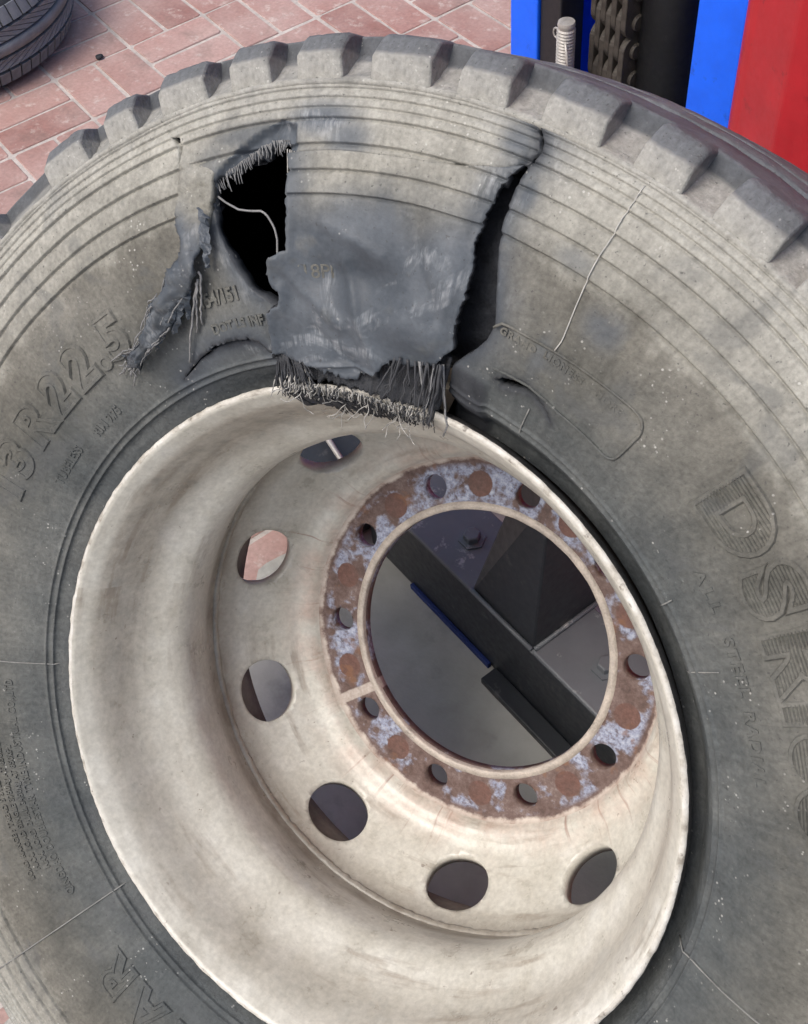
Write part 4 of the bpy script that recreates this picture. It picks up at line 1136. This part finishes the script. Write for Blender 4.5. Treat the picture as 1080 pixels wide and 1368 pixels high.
lift = empty('lift_column', (0, 0, 0), 'blue steel lift column with chain and black cylinder, behind the tyre', 'lift')
LO = Vector((-.783, 1.23, 0))
lift.matrix_world = LM @ Matrix.Translation(LO)
def lbox(name, x0, x1, y0, y1, z0, z1, mat, parent=lift, bw=.003):
    v, f = box_verts(x0 - LO.x, x1 - LO.x, y0 - LO.y, y1 - LO.y, z0, z1)
    o = mk(name, v, f, mat, parent, False)
    if bw: bevel(o, bw)
    return o
H = 2.9
lbox('flange_panel', -1.033, -.963, 1.100, 1.110, .012, H, M['blue'])
lbox('flange_panel', -.621, -.533, 1.100, 1.110, .012, H, M['blue'])
lbox('side_panel', -1.033, -1.023, 1.1105, 1.45, .012, H, M['blue'])
lbox('side_panel', -.543, -.533, 1.1105, 1.45, .012, H, M['blue'])
lbox('back_panel', -1.0225, -.5435, 1.438, 1.45, .012, H, M['blue'])
lbox('slide_rail', -.9625, -.912, 1.106, 1.160, .012, H, M['cyl'])
lbox('base_plate', -1.17, -.38, .98, 1.58, .0060, .0118, M['black_dust'])
# black hydraulic cylinder
v, f = revolve([(.0, 0.012), (.060, .012), (.060, 1.40), (.052, 1.415), (.034, 1.42), (.034, 2.0), (.0, 2.0)], 48)
o = mk('hydraulic_cylinder', [(a - .756 - LO.x, b + 1.215 - LO.y, c) for a, b, c in v], f, M['cyl'], lift); merge_verts(o)
# leaf chain: link plates and pins
def link_mesh(t_):
    nseg = 24; vv = []; P = []
    for k in range(nseg):
        a = 2 * math.pi * k / nseg
        yy = math.sin(a) * .0290; zz = math.cos(a) * .0290
        zz += .0260 if zz > 0 else -.0260
        waist = 1 - .22 * math.exp(-(zz / .016) ** 2)
        P.append((yy * waist, zz))
    for s_ in (-t_ / 2, t_ / 2): vv += [(s_, y, z) for y, z in P]
    ff = [tuple(range(nseg))[::-1], tuple(nseg + k for k in range(nseg))] + [(k, (k + 1) % nseg, nseg + (k + 1) % nseg, nseg + k) for k in range(nseg)]
    me = mesh_data('chain_link', vv, ff, False, (M['chain'],))
    b2 = bmesh.new(); b2.from_mesh(me); bmesh.ops.recalc_face_normals(b2, faces=b2.faces); b2.to_mesh(me); b2.free()
    return me
lma = link_mesh(.0113)
pv, pf = revolve([(.0, -.046), (.0125, -.046), (.0140, -.044), (.0140, .044), (.0125, .046), (.0, .046)], 18)
pm = mesh_data('chain_pin', [(c, a, b) for a, b, c in pv], pf, False, (M['chain'],))
cx0, cy0 = -.829, 1.16
for k in range(12):
    zc = .16 + k * .052
    xs = (-.0345, -.0115, .0115, .0345) if k % 2 == 0 else (-.0230, 0.0, .0230)
    for x in xs:
        o = bpy.data.objects.new('chain_link', lma); link(o, lift); o.location = (cx0 + x - LO.x, cy0 - LO.y, zc)
        b_ = o.modifiers.new('bevel', 'BEVEL'); b_.width = .0010; b_.segments = 1; b_.limit_method = 'ANGLE'; b_.angle_limit = R(50)
    o = bpy.data.objects.new('chain_pin', pm); link(o, lift); o.location = (cx0 - LO.x, cy0 - LO.y, zc + .0260)
# threaded stud with a split ring, in front of the column
SX, SY, SZ = -.871, 1.080, .447
pr = [(.0, SZ - .34), (.0155, SZ - .34)]
for k in range(56):
    z = SZ - .335 + k * .0058; pr += [(.0160, z + .0012), (.0140, z + .0040)]
pr += [(.0150, SZ - .006), (.0140, SZ - .001), (.0, SZ)]
v, f = revolve(pr, 24)
o = mk('threaded_stud', [(a + SX - LO.x, b + SY - LO.y, c) for a, b, c in v], f, M['zinc'], lift, False)
lbox('stud_bracket', -.905, -.838, 1.050, 1.105, SZ - .37, SZ - .338, M['black'])
T = Tubes(); T.add([(SX - .0185 + .007 * math.cos(q) - LO.x, SY - .004 - LO.y, SZ - .028 + .009 * math.sin(q)) for q in np.linspace(0, 2 * math.pi, 14)], .0018, 5)
T.add([(SX + .012 - LO.x, SY - .012 - LO.y, SZ - .032), (SX + .020 - LO.x, SY - .014 - LO.y, SZ - .062), (SX + .024 - LO.x, SY - .012 - LO.y, SZ - .095)], .0024, 5)
T.build('split_pin', M['zinc'], o)

# red cabinet standing to the right of the column
red = empty('red_cabinet', (0, 0, 0), 'tall red painted steel cabinet at the right edge, beside the blue column', 'cabinet')
RO = Vector((-.15, 1.35, 0))
red.matrix_world = LM @ Matrix.Translation(RO)
pts = []
x0, x1, y0, y1, rr_ = -.529, .55, 1.070, 1.70, .035
pts += [(x1, y0 - .012), (x0 + .125, y0 - .034), (x0 + .118, y0 - .032)]
for k in range(13):
    a = R(270 - 90 * k / 12); pts.append((x0 + rr_ + rr_ * math.cos(a), y0 + rr_ + rr_ * math.sin(a)))
pts += [(x0, y1), (x1, y1)]
n_ = len(pts); z0, z1 = .03, 1.9
v = [(a - RO.x, b - RO.y, z0) for a, b in pts] + [(a - RO.x, b - RO.y, z1) for a, b in pts]
f = [(i, (i + 1) % n_, n_ + (i + 1) % n_, n_ + i) for i in range(n_)] + [tuple(range(n_))[::-1], tuple(n_ + i for i in range(n_))]
o = mk('cabinet_body', v, f, M['red'], red, False); merge_verts(o)
bevel(o, .004, 2, 15)
v, f = box_verts(x0 + .01 - RO.x, x1 - .01 - RO.x, y0 + .01 - RO.y, y1 - .01 - RO.y, .006, .0295)
mk('plinth', v, f, M['black'], red, False)

# black steel base frame seen through the hub bore
fr = empty('steel_base_frame', (0, 0, 0), 'black steel base frame with dusty top plate, seen through the hub bore', 'steel frame')
FO = Vector((-.1, .43, 0)); fr.matrix_world = LM @ Matrix.Translation(FO)
def fbox(name, x0, x1, y0, y1, z0, z1, mat, bw=.003):
    v, f = box_verts(x0 - FO.x, x1 - FO.x, y0 - FO.y, y1 - FO.y, z0, z1)
    o = mk(name, v, f, mat, fr, False); bevel(o, bw); return o
fbox('front_beam', -.52, .60, .365, .375, .0065, .156, M['black'])
fbox('top_plate', -.515, .60, .362, .470, .1565, .166, M['black_dust'])
fbox('rear_beam', -.50, .60, .460, .469, .0065, .156, M['black'])
fbox('blue_trim', -.415, -.235, .3585, .3645, .0065, .018, M['navy'], .001)
fbox('side_arm', -.92, -.54, .285, .600, .0125, .150, M['black'])
T = Tubes(); T.add([(-.720 - FO.x, .390 - FO.y, .170), (-.500 - FO.x, .350 - FO.y, .170)], .0045, 10); T.build('guide_bar', M['zinc'], fr)
# tapered pedestal standing on the plate
pb = [(-.272, .3655), (-.150, .3655), (-.150, .62), (-.272, .62)]; pt = [(-.205, .40), (-.150, .385), (-.150, .62), (-.205, .62)]
v = [(a - FO.x, b - FO.y, .1665) for a, b in pb] + [(a - FO.x, b - FO.y, .47) for a, b in pt]
f = [(3, 2, 1, 0), (4, 5, 6, 7), (0, 1, 5, 4), (1, 2, 6, 5), (2, 3, 7, 6), (3, 0, 4, 7)]
o = mk('pedestal', v, f, M['black'], fr, False); bevel(o, .003)
T = Tubes()
T.add([(-.272 - FO.x, .3625 - FO.y, .1685), (-.21 - FO.x, .3615 - FO.y, .169), (-.150 - FO.x, .3625 - FO.y, .1685)], .0035, 6)
T.add([(-.1475 - FO.x, .366 - FO.y, .1685), (-.147 - FO.x, .45 - FO.y, .169), (-.1475 - FO.x, .60 - FO.y, .1685)], .0035, 6)
T.build('weld_seam', M['black_dust'], fr)
fbox('beam_shadow_strip', -.225, .60, .336, .3640, .0065, .020, M['black'], .002)  # low black strip standing in for the shadow along the front beam's foot
for bx, by in ((-.335, .418), (-.07, .418), (.10, .418)):
    v, f = revolve([(.0, .1662), (.020, .1662), (.020, .1690), (.0125, .1692), (.0125, .1790), (.0105, .1805), (.0, .1805)], 6)
    o = mk('anchor_bolt', [(a_ + bx - FO.x, b_ + by - FO.y, c_) for a_, b_, c_ in v], f, M['black_dust'], fr, False)
# ================================================================== car tyre lying on the pavers
ct = empty('car_tyre', (-2.105, 1.215, 0), 'dark car tyre with grooved tread lying flat on the red pavers', 'tyre')
def make_cartyre():
    n = NT('dark_car_tyre_rubber')
    mid = n.noise(30, 5, .6); fine = n.noise(200, 3)
    c = n.ramp(mid, [(0.3, (0.115, 0.127, 0.143)), (0.7, (0.200, 0.213, 0.228))])
    return n.out(c, n.map(fine, .3, .7, .5, .75), 0, .4, n.bump(fine, .3, .001))
M['car_tyre'] = make_cartyre()
M['groove'] = simple('tread_groove', (0.018, 0.020, 0.024), .7, 0, .3, 40)
core = [(.205, .012), (.24, .002), (.275, .004), (.298, .016), (.306, .030), (.308, .10), (.306, .175), (.298, .190), (.275, .203), (.24, .205), (.205, .195), (.20, .10)]
v, f = revolve(core, 160, True); o = mk('carcass', v, f, M['groove'], ct); merge_verts(o)
# tread ribs: blocks shaped per ring, each ring of blocks one mesh sharing data
def tread_block_mesh(z0, z1, r0, r1, wdeg, skew):
    vv = []; n_ = 3
    for k in range(n_ + 1):
        a = (k / n_ - .5) * R(wdeg)
        for (z, r) in ((z0, r0), (z1, r1)):
            b_ = a + skew * (z - (z0 + z1) / 2)
            vv += [((r - .012) * math.cos(b_), (r - .012) * math.sin(b_), z), (r * math.cos(b_), r * math.sin(b_), z + (.0008 if z == z0 else -.0008))]
    ff = []
    for k in range(n_):
        q = k * 4
        ff += [(q + 1, q + 5, q + 7, q + 3), (q, q + 4, q + 5, q + 1), (q + 2, q + 3, q + 7, q + 6)]
    ff += [(0, 1, 3, 2), (n_ * 4, n_ * 4 + 2, n_ * 4 + 3, n_ * 4 + 1)]
    me = mesh_data('tread_block', vv, ff, False, (M['car_tyre'],))
    b2 = bmesh.new(); b2.from_mesh(me); bmesh.ops.recalc_face_normals(b2, faces=b2.faces); b2.to_mesh(me); b2.free()
    return me
rows = [(.018, .052, .303, .3165, 68, 0.0, 1.0), (.058, .084, .3172, .3185, 68, 8.0, .0), (.0895, .1155, .319, .319, 0, 0, 0), (.121, .147, .3185, .3172, 68, -8.0, .3), (.153, .187, .3165, .303, 68, 0.0, .6)]
for (z0, z1, r0, r1, n_, sk, ph) in rows:
    if n_ == 0:
        v, f = revolve([(r0 - .012, z0), (r0, z0 + .001), (r1, z1 - .001), (r1 - .012, z1)], 160); mk('tread_rib', v, f, M['car_tyre'], ct); continue
    me = tread_block_mesh(z0, z1, r0, r1, 360 / n_ * .86, sk)
    for k in range(n_):
        a = (360 * (k + ph) / n_ + 180) % 360 - 180
        if -115 < a < 75:
            o = bpy.data.objects.new('tread_block', me); link(o, ct); o.rotation_euler = (0, 0, R(a))
# small dark pebble on the pavers
def pebble(name, loc, s, label, mat):
    bm = bmesh.new(); bmesh.ops.create_icosphere(bm, subdivisions=2, radius=s)
    for v_ in bm.verts:
        k = 1 + .35 * mnoise.noise(v_.co * (1.2 / s) + Vector(loc)); v_.co = v_.co * k; v_.co.z *= .55
    me = bpy.data.meshes.new(name); bm.to_mesh(me); bm.free(); me.materials.append(mat)
    for p_ in me.polygons: p_.use_smooth = True
    o = bpy.data.objects.new(name, me); link(o); o.location = loc; tag(o, label, 'stone'); return o
pebble('pebble', (-1.715, 1.332, .004), .009, 'small black crumb on the mortar joint near the car tyre', M['groove'])
